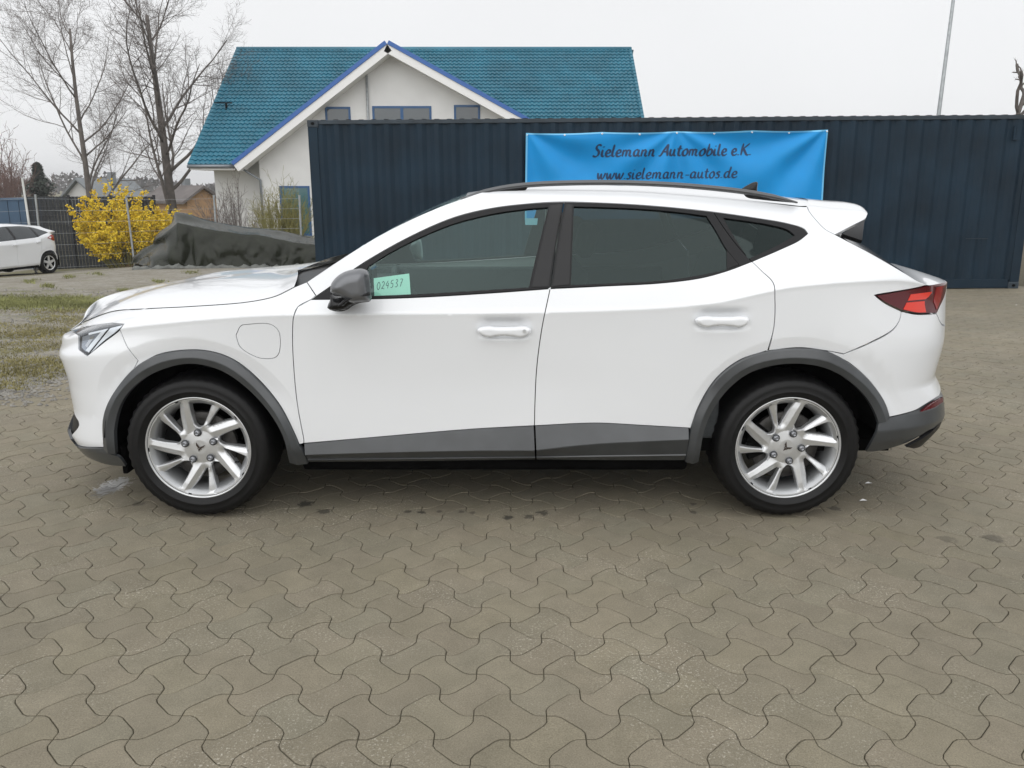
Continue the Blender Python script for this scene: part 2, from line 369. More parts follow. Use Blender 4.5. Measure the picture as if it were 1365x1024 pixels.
class Shell:
    """The side of a car from the middle of the nose (u small) to the middle of the tail (u large); v runs up the side."""
    def __init__(s, origin, rails, front, rear, arches, bumps=(), k=1.0, rot=None):
        s.o = np.array(origin, float); s.k = k; s.M3 = np.eye(3) if rot is None else np.array(rot.to_matrix()); s.arches = arches; s.bumps = bumps
        s.xs = np.linspace(-3.2, 3.4, 1321)
        s.Z = np.array([pchip_tab(*zip(*r[0]), s.xs) for r in rails]); s.W = np.array([pchip_tab(*zip(*r[1]), s.xs) for r in rails])
        for i in range(1, len(rails)): s.Z[i] = np.maximum(s.Z[i], s.Z[i - 1] + 0.004)
        s.front, s.rear = front, rear            # (start, length, v->tip table, corner pull, weight)
    def _rails(s, u):
        f = np.clip((u - s.xs[0]) / (s.xs[1] - s.xs[0]), 0, len(s.xs) - 1.001); i = f.astype(int); t = f - i
        return s.Z[:, i] * (1 - t) + s.Z[:, i + 1] * t, s.W[:, i] * (1 - t) + s.W[:, i + 1] * t
    @staticmethod
    def _interp(Y, v):
        h = np.diff(VK)[:, None]; d = np.diff(Y, axis=0) / h; m = np.zeros_like(Y)
        w1 = 2 * h[1:] + h[:-1]; w2 = h[1:] + 2 * h[:-1]
        p = d[:-1] * d[1:] > 0
        den = w1 / np.where(p, d[:-1], 1) + w2 / np.where(p, d[1:], 1)
        m[1:-1] = np.where(p, (w1 + w2) / np.where(p, den, 1), 0); m[0] = d[0]; m[-1] = d[-1]
        v = np.clip(v, VK[0], VK[-1]); i = np.clip(np.searchsorted(VK, v) - 1, 0, len(VK) - 2); j = np.arange(Y.shape[1])
        hh = h[i, 0]; t = (v - VK[i]) / hh
        return (1 + 2 * t) * (1 - t) ** 2 * Y[i, j] + t * (1 - t) ** 2 * hh * m[i, j] + t * t * (3 - 2 * t) * Y[i + 1, j] + t * t * (t - 1) * hh * m[i + 1, j]
    def S(s, u, v):
        """local coordinates, the near (camera) side at negative y"""
        u = np.asarray(u, float); v = np.asarray(v, float)
        Z, W = s._rails(u); z = s._interp(Z, v); w = s._interp(W, v); x = u.copy()
        for (hx, hz, r0, r1, amp) in s.arches:
            r = np.hypot(x - hx, z - hz); up = smooth01(0.10, 0.30, z - hz)
            w = w - amp * np.clip((r1 - r) / (r1 - r0), 0, 1.15) * up
        for (bx, bz, rx, rz, amp) in s.bumps:
            w = w + amp * np.exp(-((x - bx) / rx) ** 4 - ((z - bz) / rz) ** 4)
        # nose
        xs, L, tip, pull, om = s.front
        t = np.clip((xs - u) / L, 0, 1); xf = np.interp(v, VK, tip)
        a, b, c = (1 - t) ** 2, 2 * om * t * (1 - t), t * t; dn = a + b + c
        on = u < xs
        x = np.where(on, (a * xs + b * (xf + pull) + c * xf) / dn, x); w = np.where(on, w * (a + b) / dn, w)
        # tail
        xs, L, tip, pull, om = s.rear
        t = np.clip((u - xs) / L, 0, 1); xr = np.interp(v, VK, tip)
        a, b, c = (1 - t) ** 2, 2 * om * t * (1 - t), t * t; dn = a + b + c
        on = u > xs; g = 1 - smooth01(0.90, 1.03, v)
        xx = (a * xs + b * (xr - pull) + c * xr) / dn; ww = w * (a + b) / dn
        x = np.where(on, g * xx + (1 - g) * x, x); w = np.where(on, g * ww + (1 - g) * w, w)
        return np.stack([x * s.k, -w * s.k, z * s.k], 1)
    def normal(s, u, v, f=None, e=2e-3):
        f = f or s.S
        du = f(u + e, v) - f(u - e, v); dv = f(u, v + e) - f(u, v - e)
        n = np.cross(du, dv); return n / np.maximum(np.linalg.norm(n, axis=1, keepdims=True), 1e-12)
    def solve(s, px):
        px = np.asarray(px, float); d = pdir(px) @ s.M3; e0 = (np.array([0, 0, EYE]) - s.o) @ s.M3
        t = (-0.88 * s.k - e0[1]) / d[:, 1]
        x = (e0[0] + d[:, 0] * t) / s.k; z = (e0[2] + d[:, 2] * t) / s.k
        xi = np.clip(x, s.front[0] - s.front[1], s.rear[0] + s.rear[1])
        Z, _ = s._rails(xi); u = xi.copy()
        v = np.array([np.interp(z[i], Z[:, i], VK) for i in range(len(z))])
        pf = lambda u, v: proj(s.S(u, v) @ s.M3.T + s.o)
        e = 1e-3; best = None
        for it in range(70):
            q = pf(u, v); r = px - q; err = np.linalg.norm(r, axis=1)
            if best is None: best = (err.copy(), u.copy(), v.copy())
            else:
                b = err < best[0]
                best = (np.where(b, err, best[0]), np.where(b, u, best[1]), np.where(b, v, best[2]))
            Ju = (pf(u + e, v) - pf(u - e, v)) / (2 * e); Jv = (pf(u, v + e) - pf(u, v - e)) / (2 * e)
            lam = 25. if it < 40 else 4.
            A = (Ju ** 2).sum(1) + lam; B = (Ju * Jv).sum(1); C = (Jv ** 2).sum(1) + lam
            g1 = (Ju * r).sum(1); g2 = (Jv * r).sum(1); det = A * C - B * B
            su = np.clip((C * g1 - B * g2) / det, -.04, .04); sv = np.clip((A * g2 - B * g1) / det, -.04, .04)
            u = np.clip(u + su, s.front[0] - s.front[1], s.rear[0] + s.rear[1]); v = np.clip(v + sv, VK[0], VK[-1])
        return np.stack([best[1], best[2]], 1)
    def solve_z(s, x, z):
        Z, _ = s._rails(np.array([x])); return np.interp(z, Z[:, 0], VK)
    def outline(s, segs, step=4.0):
        """segments: ('px', points) traced on the photograph or ('uv', points); each is a smooth curve, corners between them"""
        out = []
        for kind, pts in segs:
            if kind == 'px': q = s.solve(catmull(pts, step))
            else: q = catmull(pts, 0.02)
            out.append(q)
        return dedupe(np.vstack(out), 2e-4)
    def panel(s, name, segs, m, parent, holes=(), off=0.0, bevel=None, lip=0.014, inset=0.002, sp=0.03, mirror=False, kind=None, step=4.0, crease=True):
        P = segs if isinstance(segs, np.ndarray) else s.outline(segs, step)
        P = inset_poly(P, inset)
        H = []
        for h in holes:
            h = h if isinstance(h, np.ndarray) else s.outline(h, step)
            if area2(h) < 0: h = h[::-1]
            H.append(h)
        ex = []
        lo, hi = P.min(0), P.max(0)
        if sp >= .03 and lo[1] < .78 and hi[1] > .84 and crease:
            for vv in (.775, .789, .798, .805, .8125, .820, .829, .842): ex += [(a, vv) for a in np.arange(lo[0], hi[0], .022)]
            for (hx, hz, r0, r1, amp) in s.arches:
                for rr in (r1 + .009, r1 + .001, r1 - .006, (r0 + r1) / 2, r0):
                    for an in np.arange(8, 173, 2.2):
                        xx = hx + rr * math.cos(math.radians(an))
                        if lo[0] < xx < hi[0]: ex.append((xx, float(s.solve_z(xx, hz + rr * math.sin(math.radians(an))))))
            for (bx, bz, rx, rz, amp) in s.bumps:
                if lo[0] < bx < hi[0]:
                    vb = float(s.solve_z(bx, bz)); ex += [(bx + i * .010, vb + j * .008) for i in range(-14, 15) for j in range(-9, 10)]
        p, T, bd = triangulate(P, H, sp, np.array(ex) if ex else None)
        def F(u, v):
            q = s.S(u, v); n = s.normal(u, v)
            o = off(u, v) if callable(off) else off
            if bevel:
                uv = np.stack([u, v], 1); d = dist_poly(P, uv)
                for h in H: d = np.minimum(d, dist_poly(h, uv))
                o = o - bevel[1] * (1 - np.clip(d / bevel[0], 0, 1)) ** 2
            return q + n * (np.asarray(o) * np.ones(len(u)))[:, None] * s.k
        u, v = p[:, 0], p[:, 1]
        Q = F(u, v); N = s.normal(u, v, F); NB = s.normal(u, v)
        verts = [Q]; faces = [tuple(t) for t in T]; norms = [N[t] for t in T]
        if lip:
            idx = sorted({i for e in bd for i in e}); mp = {i: k for k, i in enumerate(idx)}; b0 = len(Q)
            low = Q[idx] - NB[idx] * lip; verts += [Q[idx], low]; n_ = len(idx)
            for i, j in bd:
                a, b, c, d_ = b0 + mp[j], b0 + mp[i], b0 + n_ + mp[i], b0 + n_ + mp[j]
                e1 = Q[i] - Q[j]; nn = np.cross(e1, -NB[i]); nn /= max(np.linalg.norm(nn), 1e-9)
                faces.append((a, b, c, d_)); norms.append(np.array([nn] * 4))
        V = np.vstack(verts)
        if mirror:
            b0 = len(V); V2 = V * np.array([1, -1, 1]); V = np.vstack([V, V2])
            faces += [tuple(b0 + i for i in f[::-1]) for f in faces]; norms += [(n * np.array([1, -1, 1]))[::-1] for n in norms]
        return mesh_obj(name, V, faces, m, parent, normals=[tuple(x) for n in norms for x in n], kind=kind)

def strip(sh, name, A, B, prof, m, parent, lip=.02, n=90, inset=.0015):
    """a band between two outlines with sharp folds; prof(s) -> list of (t across, height)"""
    A, B = [np.asarray(q, float) for q in (A, B)]
    def rsm(P):
        L = np.concatenate([[0], np.cumsum(np.linalg.norm(np.diff(P, axis=0), axis=1))]); return np.stack([np.interp(np.linspace(0, L[-1], n), L, P[:, i]) for i in (0, 1)], 1)
    A, B = rsm(A), rsm(B); V, Fc = [], []
    rows = [prof(i / (n - 1)) for i in range(n)]; K = len(rows[0]); grid = []
    for k in range(K):
        t = np.array([r[k][0] for r in rows])[:, None]; h = np.array([r[k][1] for r in rows]); q = A * (1 - t) + B * t
        P = sh.S(q[:, 0], q[:, 1]); N_ = sh.normal(q[:, 0], q[:, 1]); grid.append(P + N_ * h[:, None])
        if k == 0: up = P + N_ * (h[:, None] - lip)
        if k == K - 1: dn = P + N_ * (h[:, None] - lip)
    grid = [up] + grid + [dn]
    for a, b in zip(grid[:-1], grid[1:]):
        b0 = len(V); V += list(a) + list(b); Fc += [(b0 + i, b0 + i + 1, b0 + n + i + 1, b0 + n + i) for i in range(n - 1)]
    for i in (0, n - 1):
        b0 = len(V); V += [g[i] for g in grid]; Fc.append(tuple(range(b0, b0 + len(grid))))
    return mesh_obj(name, V, Fc, m, parent, True)
def far_side(o, parent):
    """the same part on the other flank"""
    c = dup(o, parent); c.scale = (1, -1, 1); c.location.y = -o.location.y
    for ch in list(o.children):
        d = dup(ch, c)
    return c

def C_(v, **kw): return [(-3, v), (3.4, v)]
CAR_O = (0.0, 4.483, 0.0)
rails = [
    ([(-2.8, .15), (-1.9, .14), (-1.5, .17), (1.6, .19), (2.6, .22)], [(-3, .80), (-1.5, .77), (3, .76)]),
    ([(-2.8, .215), (-1.9, .235), (-1.0, .272), (.8, .275), (1.6, .28), (2.6, .31)], [(-3, .84), (-1.4, .852), (1.2, .852), (3, .84)]),
    ([(-2.8, .30), (-1.9, .345), (-1.0, .36), (1.2, .36), (1.7, .38), (2.6, .40)], [(-3, .875), (-1.4, .892), (1.2, .893), (3, .875)]),
    ([(-2.8, .44), (-1.9, .47), (-1.0, .48), (1.2, .48), (2.6, .52)], [(-3, .88), (-1.4, .898), (0, .892), (1.2, .902), (3, .89)]),
    ([(-2.8, .58), (-1.9, .60), (1.2, .60), (2.6, .63)], [(-3, .885), (-1.4, .902), (0, .893), (1.2, .908), (3, .89)]),
    ([(-2.8, .70), (-2.2, .715), (-1.9, .745), (-1.4, .78), (1.2, .78), (2.6, .79)], [(-3, .885), (-1.4, .908), (0, .904), (1.2, .914), (1.6, .91), (3, .89)]),
    None, None, None,
    ([(-2.8, .80), (-2.2, .842), (-2.0, .885), (-1.8, .925), (-1.43, .984), (-1.0, 1.024), (-.5, 1.052), (0, 1.07), (.5, 1.085), (.83, 1.10), (1.25, 1.155), (1.6, 1.17), (1.9, 1.135), (2.3, 1.11)],
     [(-2.8, .74), (-2.0, .76), (-1.43, .805), (-1.0, .862), (-.5, .873), (0, .876), (.5, .877), (.83, .874), (1.25, .855), (1.6, .81), (2.0, .78), (3, .76)]),
    ([(-3, 1.23), (1.0, 1.235), (1.6, 1.27), (3, 1.27)], [(-1.2, .765), (-.6, .775), (.6, .778), (1.2, .76), (1.6, .72), (2.0, .66), (3, .6)]),
    ([(-3, 1.43), (-.2, 1.43), (0, 1.432), (.5, 1.425), (.83, 1.405), (1.25, 1.372), (1.6, 1.35), (3, 1.33)], [(-1.2, .60), (-.4, .622), (0, .630), (.6, .628), (1.2, .60), (1.6, .575), (2.0, .55), (3, .5)]),
    ([(-3, 1.47), (-.2, 1.472), (0, 1.478), (.5, 1.472), (.83, 1.452), (1.25, 1.415), (1.6, 1.38), (3, 1.36)], [(-1.2, .52), (-.4, .545), (0, .555), (.6, .553), (1.2, .53), (1.6, .51), (3, .45)]),
    ([(-3, 1.485), (-.2, 1.488), (0, 1.497), (.5, 1.49), (.83, 1.47), (1.25, 1.432), (1.6, 1.392), (3, 1.37)], [(-1.2, .42), (-.4, .445), (0, .455), (.6, .453), (1.2, .43), (1.6, .41), (3, .35)]),
]
zc = [(-2.8, .765), (-2.2, .79), (-2.0, .825), (-1.8, .865), (-1.43, .922), (-1.0, .952), (0, .962), (.5, .975), (.83, .998), (1.25, 1.078), (1.6, 1.098), (1.9, 1.06), (2.3, 1.04)]
wc = [(-2.8, .86), (-2.0, .868), (-1.43, .908), (-1.0, .919), (0, .920), (.5, .921), (.83, .921), (1.25, .914), (1.6, .885), (2.0, .85), (3, .82)]
# the shoulder crease: hard on the front door, soft in mid car, hard again on the haunch
sh_k = [(-2.8, .25), (-1.9, .3), (-1.3, .9), (-.9, 1.0), (.2, .9), (.55, .25), (.75, .3), (.95, 1.0), (1.5, 1.0), (1.75, .6), (2.3, .3)]
rails[6] = ([(x, z - .015) for x, z in zc], [(x, w_ - .0015) for x, w_ in wc])
rails[7] = (zc, wc)
rails[8] = ([(x, z + .012) for x, z in zc], [(x, w_ - .0035 - .004 * np.interp(x, *zip(*sh_k))) for x, w_ in wc])
TIPF = [-2.16, -2.285, -2.33, -2.29, -2.295, -2.325, -2.315, -2.31, -2.305, -2.23, -2.19, -2.19, -2.19, -2.19]
TIPR = [2.02, 2.13, 2.20, 2.205, 2.13, 2.16, 2.165, 2.165, 2.165, 2.13, 2.05, 2.0, 1.9, 1.9]
def zx(px, Y):
    p = at(px[0], px[1], Y); return p.x, p.z
h1 = zx((672, 437), CAR_O[1] - .915); h2 = zx((962, 425), CAR_O[1] - .915)
SH = Shell(CAR_O, rails, (-1.50, 1.28, TIPF, 0.10, 1.25), (1.42, 1.32, TIPR, 0.05, 1.45),
           [(HUBF, HUBZ + .01, .452, .506, .011), (HUBR, HUBZ + .01, .455, .512, .011)],
           [(h1[0], h1[1], .102, .042, -.026), (h2[0], h2[1], .102, .042, -.026)])
px = lambda *p: ('px', list(p))
uv = lambda *p: ('uv', list(p))

ARCH_F_OUT = [(139.7, 596.4), (139.7, 555), (150.6, 527), (179, 491), (210, 473), (247, 466.5), (279, 468), (310, 478.5), (341, 502), (372.5, 539), (391, 574), (399, 592.5)]
ARCH_F_IN = [(386.5, 614), (379, 583), (366, 558), (341, 527), (310, 501), (285, 489), (254, 484), (222.5, 490), (191, 506), (166, 533), (155, 569), (156, 604)]
ARCH_R_OUT = [(912.6, 613), (920, 572.6), (931.5, 541), (954, 505), (985, 480.4), (1021, 468), (1066, 463.8), (1102, 468), (1133.7, 485), (1160.7, 509.7), (1178.7, 536.6), (1185, 556)]
ARCH_R_IN = [(1169.7, 563.6), (1165, 550), (1151.7, 527.6), (1129, 506), (1102, 491), (1071, 484.5), (1035, 485.5), (999, 496), (972, 516), (949.4, 546), (938, 573), (930.6, 613)]
DOOR_F = [(414.4, 399.4), (397, 409), (391.5, 422), (390, 440), (390.6, 474), (396, 536), (405, 586), (413, 614)]
SPLIT = [(733.5, 384), (722, 440), (715.5, 490), (713, 540), (712.5, 567)]
DOOR_R = [(1002.6, 349), (1016, 362), (1031, 377.6), (1033, 400), (1033, 420), (1031, 440), (1023, 468.5)]
SILL_F = [(405, 591), (470, 585.5), (556, 578), (630, 572), (712.5, 567.5)]
SILL_R = [(712.5, 567.5), (794, 564), (856, 567), (919, 570.6)]
SILL_BOT = [(912.6, 613.5), (800, 613.5), (715, 612.5), (560, 614.5), (413, 615.5)]
DLO_TOP = [(414.4, 399.4), (436, 385), (466, 363), (490, 347), (546.5, 315.5), (605, 290), (656, 277.5), (711, 271), (750, 269), (803, 270.5), (850, 273), (900, 277), (951, 282.5), (1004, 290), (1050.6, 298), (1072, 305), (1077, 311.5)]
DLO_BOT = [(1077, 311.5), (1065, 321), (1040, 333), (1002.6, 349), (969, 361.5), (933, 371), (880, 377.5), (803, 381.5), (731.5, 385), (656, 390.5), (565, 396), (495, 398.5), (414.4, 399.4)]
HOODLINE = [(392, 383), (370, 394), (357, 398), (325, 403.5), (250, 409), (190, 412), (151, 415)]
LIGHT = [(95, 441), (121, 434.5), (149, 430.5), (165.5, 432)], [(165.5, 432), (160, 440), (139.7, 456), (116, 475)], [(116, 475), (104.5, 465.6)], [(104.5, 465.6), (104.5, 447)], [(104.5, 447), (95, 441)]
TLIGHT = [(1166, 393.6), (1217.6, 384.7), (1262, 376)], [(1262, 376), (1258.5, 394), (1248, 418)], [(1248, 418), (1221, 418.5), (1201.6, 414.5)], [(1201.6, 414.5), (1180, 404), (1166, 393.6)]
BUMP_R = [(1125, 472), (1160, 457), (1190, 440), (1199, 427), (1201.6, 414.5)]
FUEL = [(314, 447), (321, 434), (330, 432.2), (361, 432.2), (372, 442), (372.5, 470), (367, 477), (354, 478.7), (342, 476.5), (320, 463), (314, 447)]
U0, U1 = SH.front[0] - SH.front[1], SH.rear[0] + SH.rear[1]

car = empty('parked_car', CAR_O, 0, 'white coupe styled crossover with grey cladding parked side-on across the paving', 'car')
both = []          # parts repeated on the far flank
def P_(*a, **k):
    o = SH.panel(*a, **k); return o
wp, gc = M['white_paint'], M['grey_clad']
LIGHT_UV = SH.outline([px(*l) for l in LIGHT]); TL_UV = SH.outline([px(*l) for l in TLIGHT])

# front wing with its charging flap
fuel_uv = SH.outline([px(*FUEL)], 2.5)
bump_line = [(160, 440), (170, 463), (184, 481)]
wing = [px(*HOODLINE[:-1], (151, 415), (121, 425.5), (103, 434.2), (94, 440)), px((94, 440), (121, 434.5), (149, 430.5)), px((149, 430.5), (165.5, 432)), px((165.5, 432), (160, 440)), px(*bump_line), px(*ARCH_F_OUT[3:][:1], *ARCH_F_OUT[4:]), px((399, 592.5), (405, 591)), px(*DOOR_F[::-1][1:]), px((414.4, 399.4), (421, 394)), px((421, 394), (409, 376)), px((409, 376), (392, 383))]
o = P_('front_wing', wing, wp, car, holes=[fuel_uv]); both.append(o)
flap = P_('charging_flap', inset_poly(fuel_uv, .0028), wp, car, off=-.0008, lip=.01, inset=0)
# doors
split_uv = SH.solve(catmull(SPLIT, 4))
o = P_('front_door', [px(*DLO_BOT[8:]), px(*DOOR_F[1:-1]), px(*SILL_F), ('px', SPLIT[::-1])], wp, car); FD = o; both.append(o)
o = P_('rear_door', [px(*SPLIT), px(*SILL_R), px(*ARCH_R_OUT[1:6]), px(*DOOR_R[::-1]), px(*DLO_BOT[3:9])], wp, car); RD = o; both.append(o)
# side frame: pillar, roof side and rear quarter in one pressing
PIL = [(421, 394), (409, 376), (441, 354.5), (480, 329.5), (509, 312.5), (545, 294), (573, 281.5), (600, 271), (622, 263.5)]
pil_uv = SH.solve(catmull(PIL[1:], 4)); VR = 1.425
spo_uv = SH.solve(catmull([(1075, 272), (1078, 281), (1088, 294), (1100, 306), (1113, 313)], 4))
quarter = [px(PIL[0], PIL[1]), px(*PIL[1:]), uv(tuple(pil_uv[-1]), (pil_uv[-1][0] + .12, VR), (0.1, VR), (.6, VR), (1.1, VR), (spo_uv[0][0] - .03, VR), tuple(spo_uv[0])),
           ('uv', [tuple(q) for q in spo_uv]), px((1113, 313), (1164, 340), (1207, 365), (1222, 374), (1236, 380)), px((1236, 380), (1217.6, 384.7), (1166, 393.6)), px(*TLIGHT[3][::-1]), px(*BUMP_R[::-1]),
           px((1125, 472), *ARCH_R_OUT[5:8][::-1]), px((1021, 468), *DOOR_R[::-1]), px(*DLO_BOT[:4][::-1]), px(*DLO_TOP[::-1])]
o = P_('body_side_frame', quarter, wp, car); both.append(o)
# bumpers, each one piece across the car
nose = [uv(tuple(SH.solve(np.array([bump_line[-1]]))[0]), *[tuple(q) for q in SH.solve(catmull(bump_line[::-1], 4))[1:]]), px(*LIGHT[1]), px(*LIGHT[2]), px(*LIGHT[3]), px((104.5, 447), (95, 441)),
        px((95, 441), (87, 444.5)), uv(tuple(SH.solve(np.array([[87, 444.5]]))[0]), (U0 + .3, .80), (U0, .80))]
wv = SH.solve(np.array([[107, 594.5], [93, 527], [95, 441]]))
fb_low = [px(*[(139.7, 596.4), (107, 594.5), (98, 588)])]
p98 = SH.solve(np.array([[98, 588], [105.7, 566], [98.7, 549], [93, 528]]))
ui = float(p98[:, 0].min())
nose_seg = nose + [uv((U0, .80), (U0, .62)), uv((U0, .62), (U0 + .28, .60), (p98[3][0] - .03, .50), tuple(p98[3])), uv(*[tuple(q) for q in p98[::-1]]), px((98, 588), (107, 594.5), (139.7, 596.4)), px(*ARCH_F_OUT[:4])]
o = P_('front_bumper', nose_seg, wp, car, mirror=True, inset=.0015)
o = P_('grille', [uv((U0, .62), (U0 + .28, .60), (p98[3][0] - .03, .50), tuple(p98[3])), uv(*[tuple(q) for q in p98[::-1]]), uv(tuple(p98[0]), (U0 + .3, .30), (U0, .30)), uv((U0, .30), (U0, .62))], M['black_trim'], car, off=-.012, mirror=True, inset=0, lip=0)
lowf = [px((139.7, 596.4), (120, 595.5), (107, 594.5), (98, 588)), uv(tuple(p98[0]), (U0 + .3, .30), (U0, .30)), uv((U0, .30), (U0, .10)), uv((U0, .10), (U0 + .35, .10), tuple(SH.solve(np.array([[111.6, 606.5]]))[0])), px((111.6, 606.5), (142, 618.5), (169, 621)), px((169, 621), (160, 607), (150, 603.5)), px((150, 603.5), (139.7, 596.4))]
zr = lambda u, v: SH.S(u, v)[:, 2]
o = P_('front_bumper_lip', lowf, gc, car, off=lambda u, v: .012 - np.where(zr(u, v) > .305, (zr(u, v) - .305) * .25, (.305 - zr(u, v)) * .10), mirror=True, sp=.016)
bu = SH.solve(np.array([[1252, 527.5], [1258, 455], [1248, 418], [1258, 550]]))
rb = [px(*BUMP_R), px(*TLIGHT[2][::-1]), uv(tuple(bu[2]), (bu[2][0] + .1, .70), (U1, .70)), uv((U1, .70), (U1, .46)), uv((U1, .46), (bu[0][0] + .12, bu[0][1] + .01), tuple(bu[0])), px((1252, 527.5), (1235, 538), (1220.6, 546.6), (1203, 552), (1185, 556)), px(*ARCH_R_OUT[7:][::-1], (1125, 472))]
o = P_('rear_bumper', rb, wp, car, mirror=True)
rl = [px((1185, 556.5), (1203, 552.5), (1220.6, 547), (1235, 538.5), (1252, 528)), uv(tuple(bu[0]), (bu[0][0] + .12, bu[0][1] + .01), (U1, .46)), uv((U1, .46), (U1, .25)), uv((U1, .25), (bu[3][0] + .05, .22), tuple(SH.solve(np.array([[1236, 573]]))[0])), px((1236, 573), (1209, 591.6), (1185, 601), (1168, 605), (1156, 605.5)), px((1156, 605.5), (1169.7, 563.6)), px((1169.7, 563.6), (1185, 556.5))]
zt = .425
o = P_('rear_bumper_cladding', rl, gc, car, off=lambda u, v: .014 - np.where(zr(u, v) > zt, (zr(u, v) - zt) * .25, (zt - zr(u, v)) * .22), mirror=True, sp=.018)
o = P_('diffuser', [px((1205, 594), (1236, 576), (1255, 556)), uv(tuple(SH.solve(np.array([[1255, 556]]))[0]), (U1 - .3, .26), (U1, .26)), uv((U1, .26), (U1, .12)), uv((U1, .12), (U1 - .4, .10), tuple(SH.solve(np.array([[1215, 596]]))[0])), px((1215, 596), (1205, 594))], M['black_trim'], car, off=.012, mirror=True)
o = P_('rear_reflector', [px((1224, 548.5), (1238, 537.5), (1252, 529.5)), px((1252, 529.5), (1252.5, 537)), px((1252.5, 537), (1240, 544), (1224, 548.5))], M['red_dark'], car, off=.017); both.append(o)
# wheel arch trims and sills
fo = SH.outline([px(*ARCH_F_OUT), px((399, 592.5), (405.5, 600), (411.5, 615.5))]); fi = SH.outline([px((156, 604), *ARCH_F_IN[::-1][1:])])
aprof = lambda s_: [(0, .006), (.06, .013), (.50, .023), (.56, .0235), (1, .012)]
o = strip(SH, 'wheel_arch_trim', fo, fi, aprof, gc, car); both.append(o)
ro = SH.outline([px(*ARCH_R_OUT)]); ri = SH.outline([px(*ARCH_R_IN[::-1])])
o = strip(SH, 'wheel_arch_trim', ro, ri, aprof, gc, car); both.append(o)
def sprof(a, b):
    def f(s_):
        m_ = a + (b - a) * s_; return [(0, .004), (m_, .026), (m_ + .02, .026), (m_ + (1 - m_) * .62, .008), (m_ + (1 - m_) * .64, .013), (.97, .004), (1, -.004)]
    return f
o = strip(SH, 'sill_cladding', SH.outline([px((406, 591.3), *SILL_F[1:-1], (711.3, 567.8))]), SH.outline([px((413, 615.5), (560, 614.5), (713.2, 612.5))]), sprof(.36, .56), gc, car); both.append(o)
o = strip(SH, 'sill_cladding', SH.outline([px((713.7, 567.6), *SILL_R[1:-1], (917.5, 570.4))]), SH.outline([px((715.5, 612.5), (800, 613.5), (911.5, 613.5))]), sprof(.55, .24), gc, car); both.append(o)
# windows
G1 = [px((484, 367), (491.6, 354.5)), px((491.6, 354.5), (521, 336), (565, 314), (605, 298), (656, 285), (700, 278.5), (731, 276)), px((731, 276), (715, 340), (705, 383)), px((705, 383), (620, 388.5), (560, 392), (495, 394.5)), px((495, 394.5), (484, 367))]
G2 = [px((765, 275), (803, 276), (850, 278), (900, 282), (942, 287.5)), px((942, 287.5), (955, 308), (968, 331), (986, 353)), px((986, 353), (967, 359.5), (926, 368), (880, 374.5), (820, 377.5), (761, 380)), px((761, 380), (765, 275))]
G3 = [px((964, 290), (1022, 298.5), (1050, 306), (1060, 313.5)), px((1060, 313.5), (1045, 322.5), (1020, 335), (998, 345)), px((998, 345), (980, 318), (964, 290))]
u1, u2, u3 = [SH.outline(g) for g in (G1, G2, G3)]
BSPLIT = [(752, 269.5), (748, 290), (741, 330), (733.5, 384.5)]
QSPLIT = [(951, 282.5), (966, 305), (985, 330), (1002.6, 349)]
o = P_('front_window_frame', [px(*DLO_TOP[:8], (752, 269.3)), px(*BSPLIT), px(*DLO_BOT[8:])], M['black_trim'], car, holes=[u1], off=-.001); both.append(o)
o = P_('rear_window_frame', [px((752, 269.3), *DLO_TOP[9:13]), px(*QSPLIT), px(*DLO_BOT[3:8], (733.5, 384.5)), px(*BSPLIT[::-1])], M['black_trim'], car, holes=[u2], off=-.001); both.append(o)
o = P_('quarter_window_frame', [px(*DLO_TOP[12:]), px(*DLO_BOT[:4]), px(*QSPLIT[::-1])], M['black_trim'], car, holes=[u3], off=-.001, inset=.0015); both.append(o)
for nm, u_, m_ in (('front_window', u1, M['glass']), ('rear_window', u2, M['privacy']), ('quarter_window', u3, M['privacy'])):
    o = P_(nm, inset_poly(u_, -.004), m_, car, off=-.007, lip=0, inset=0); both.append(o)
o = P_('pillar_cover', [px((733, 273.5), (750, 272)), px((750, 272), (746, 292), (739, 332), (731.5, 383)), px((731.5, 383), (708, 383.5)), px((708, 383.5), (718, 340), (733, 273.5))], M['black_gloss'], car, off=.002, lip=.004); both.append(o)
o = P_('pillar_cover', [px((754.5, 272), (763.5, 273)), px((763.5, 273), (759.5, 380)), px((759.5, 380), (736, 382.5)), px((736, 382.5), (743, 335), (750, 293), (754.5, 272))], M['black_gloss'], car, off=.002, lip=.004); both.append(o)
o = P_('window_divider', [px((968.5, 332), (986, 352.5)), px((986, 352.5), (968.5, 359)), px((968.5, 359), (968.5, 332))], M['black_trim'], car, off=-.002, lip=.004); both.append(o)
# tailgate: painted rim under the glass, the glass, the spoiler and its black fin
hl = SH.solve(catmull([(1113, 313), (1164, 340), (1207, 365), (1222, 374), (1245, 383)], 4))
def across(name, E, C, m, parent, nt=10, tang=0.5, smooth=True):
    """surface from an edge on the near flank, over the centre line, to the far flank"""
    E = np.asarray(E, float); C = np.asarray(C, float); rows = []
    for e, c in zip(E, C):
        row = []
        for k in range(2 * nt + 1):
            t = k / nt - 1.0; q = abs(t) ** (1 / tang) if tang != 0.5 else t * t
            row.append((c[0] + (e[0] - c[0]) * q, e[1] * -t if e[1] < 0 else 0, c[2] + (e[2] - c[2]) * q))
        rows.append(row)
    n = 2 * nt + 1; v = [p for r in rows for p in r]
    v = [(x, -abs(y) if (i % n) < nt else abs(y), z) for i, (x, y, z) in enumerate(v)]
    f = [(i * n + k, i * n + k + 1, (i + 1) * n + k + 1, (i + 1) * n + k) for i in range(len(rows) - 1) for k in range(n - 1)]
    return mesh_obj(name, v, f, m, parent, smooth)
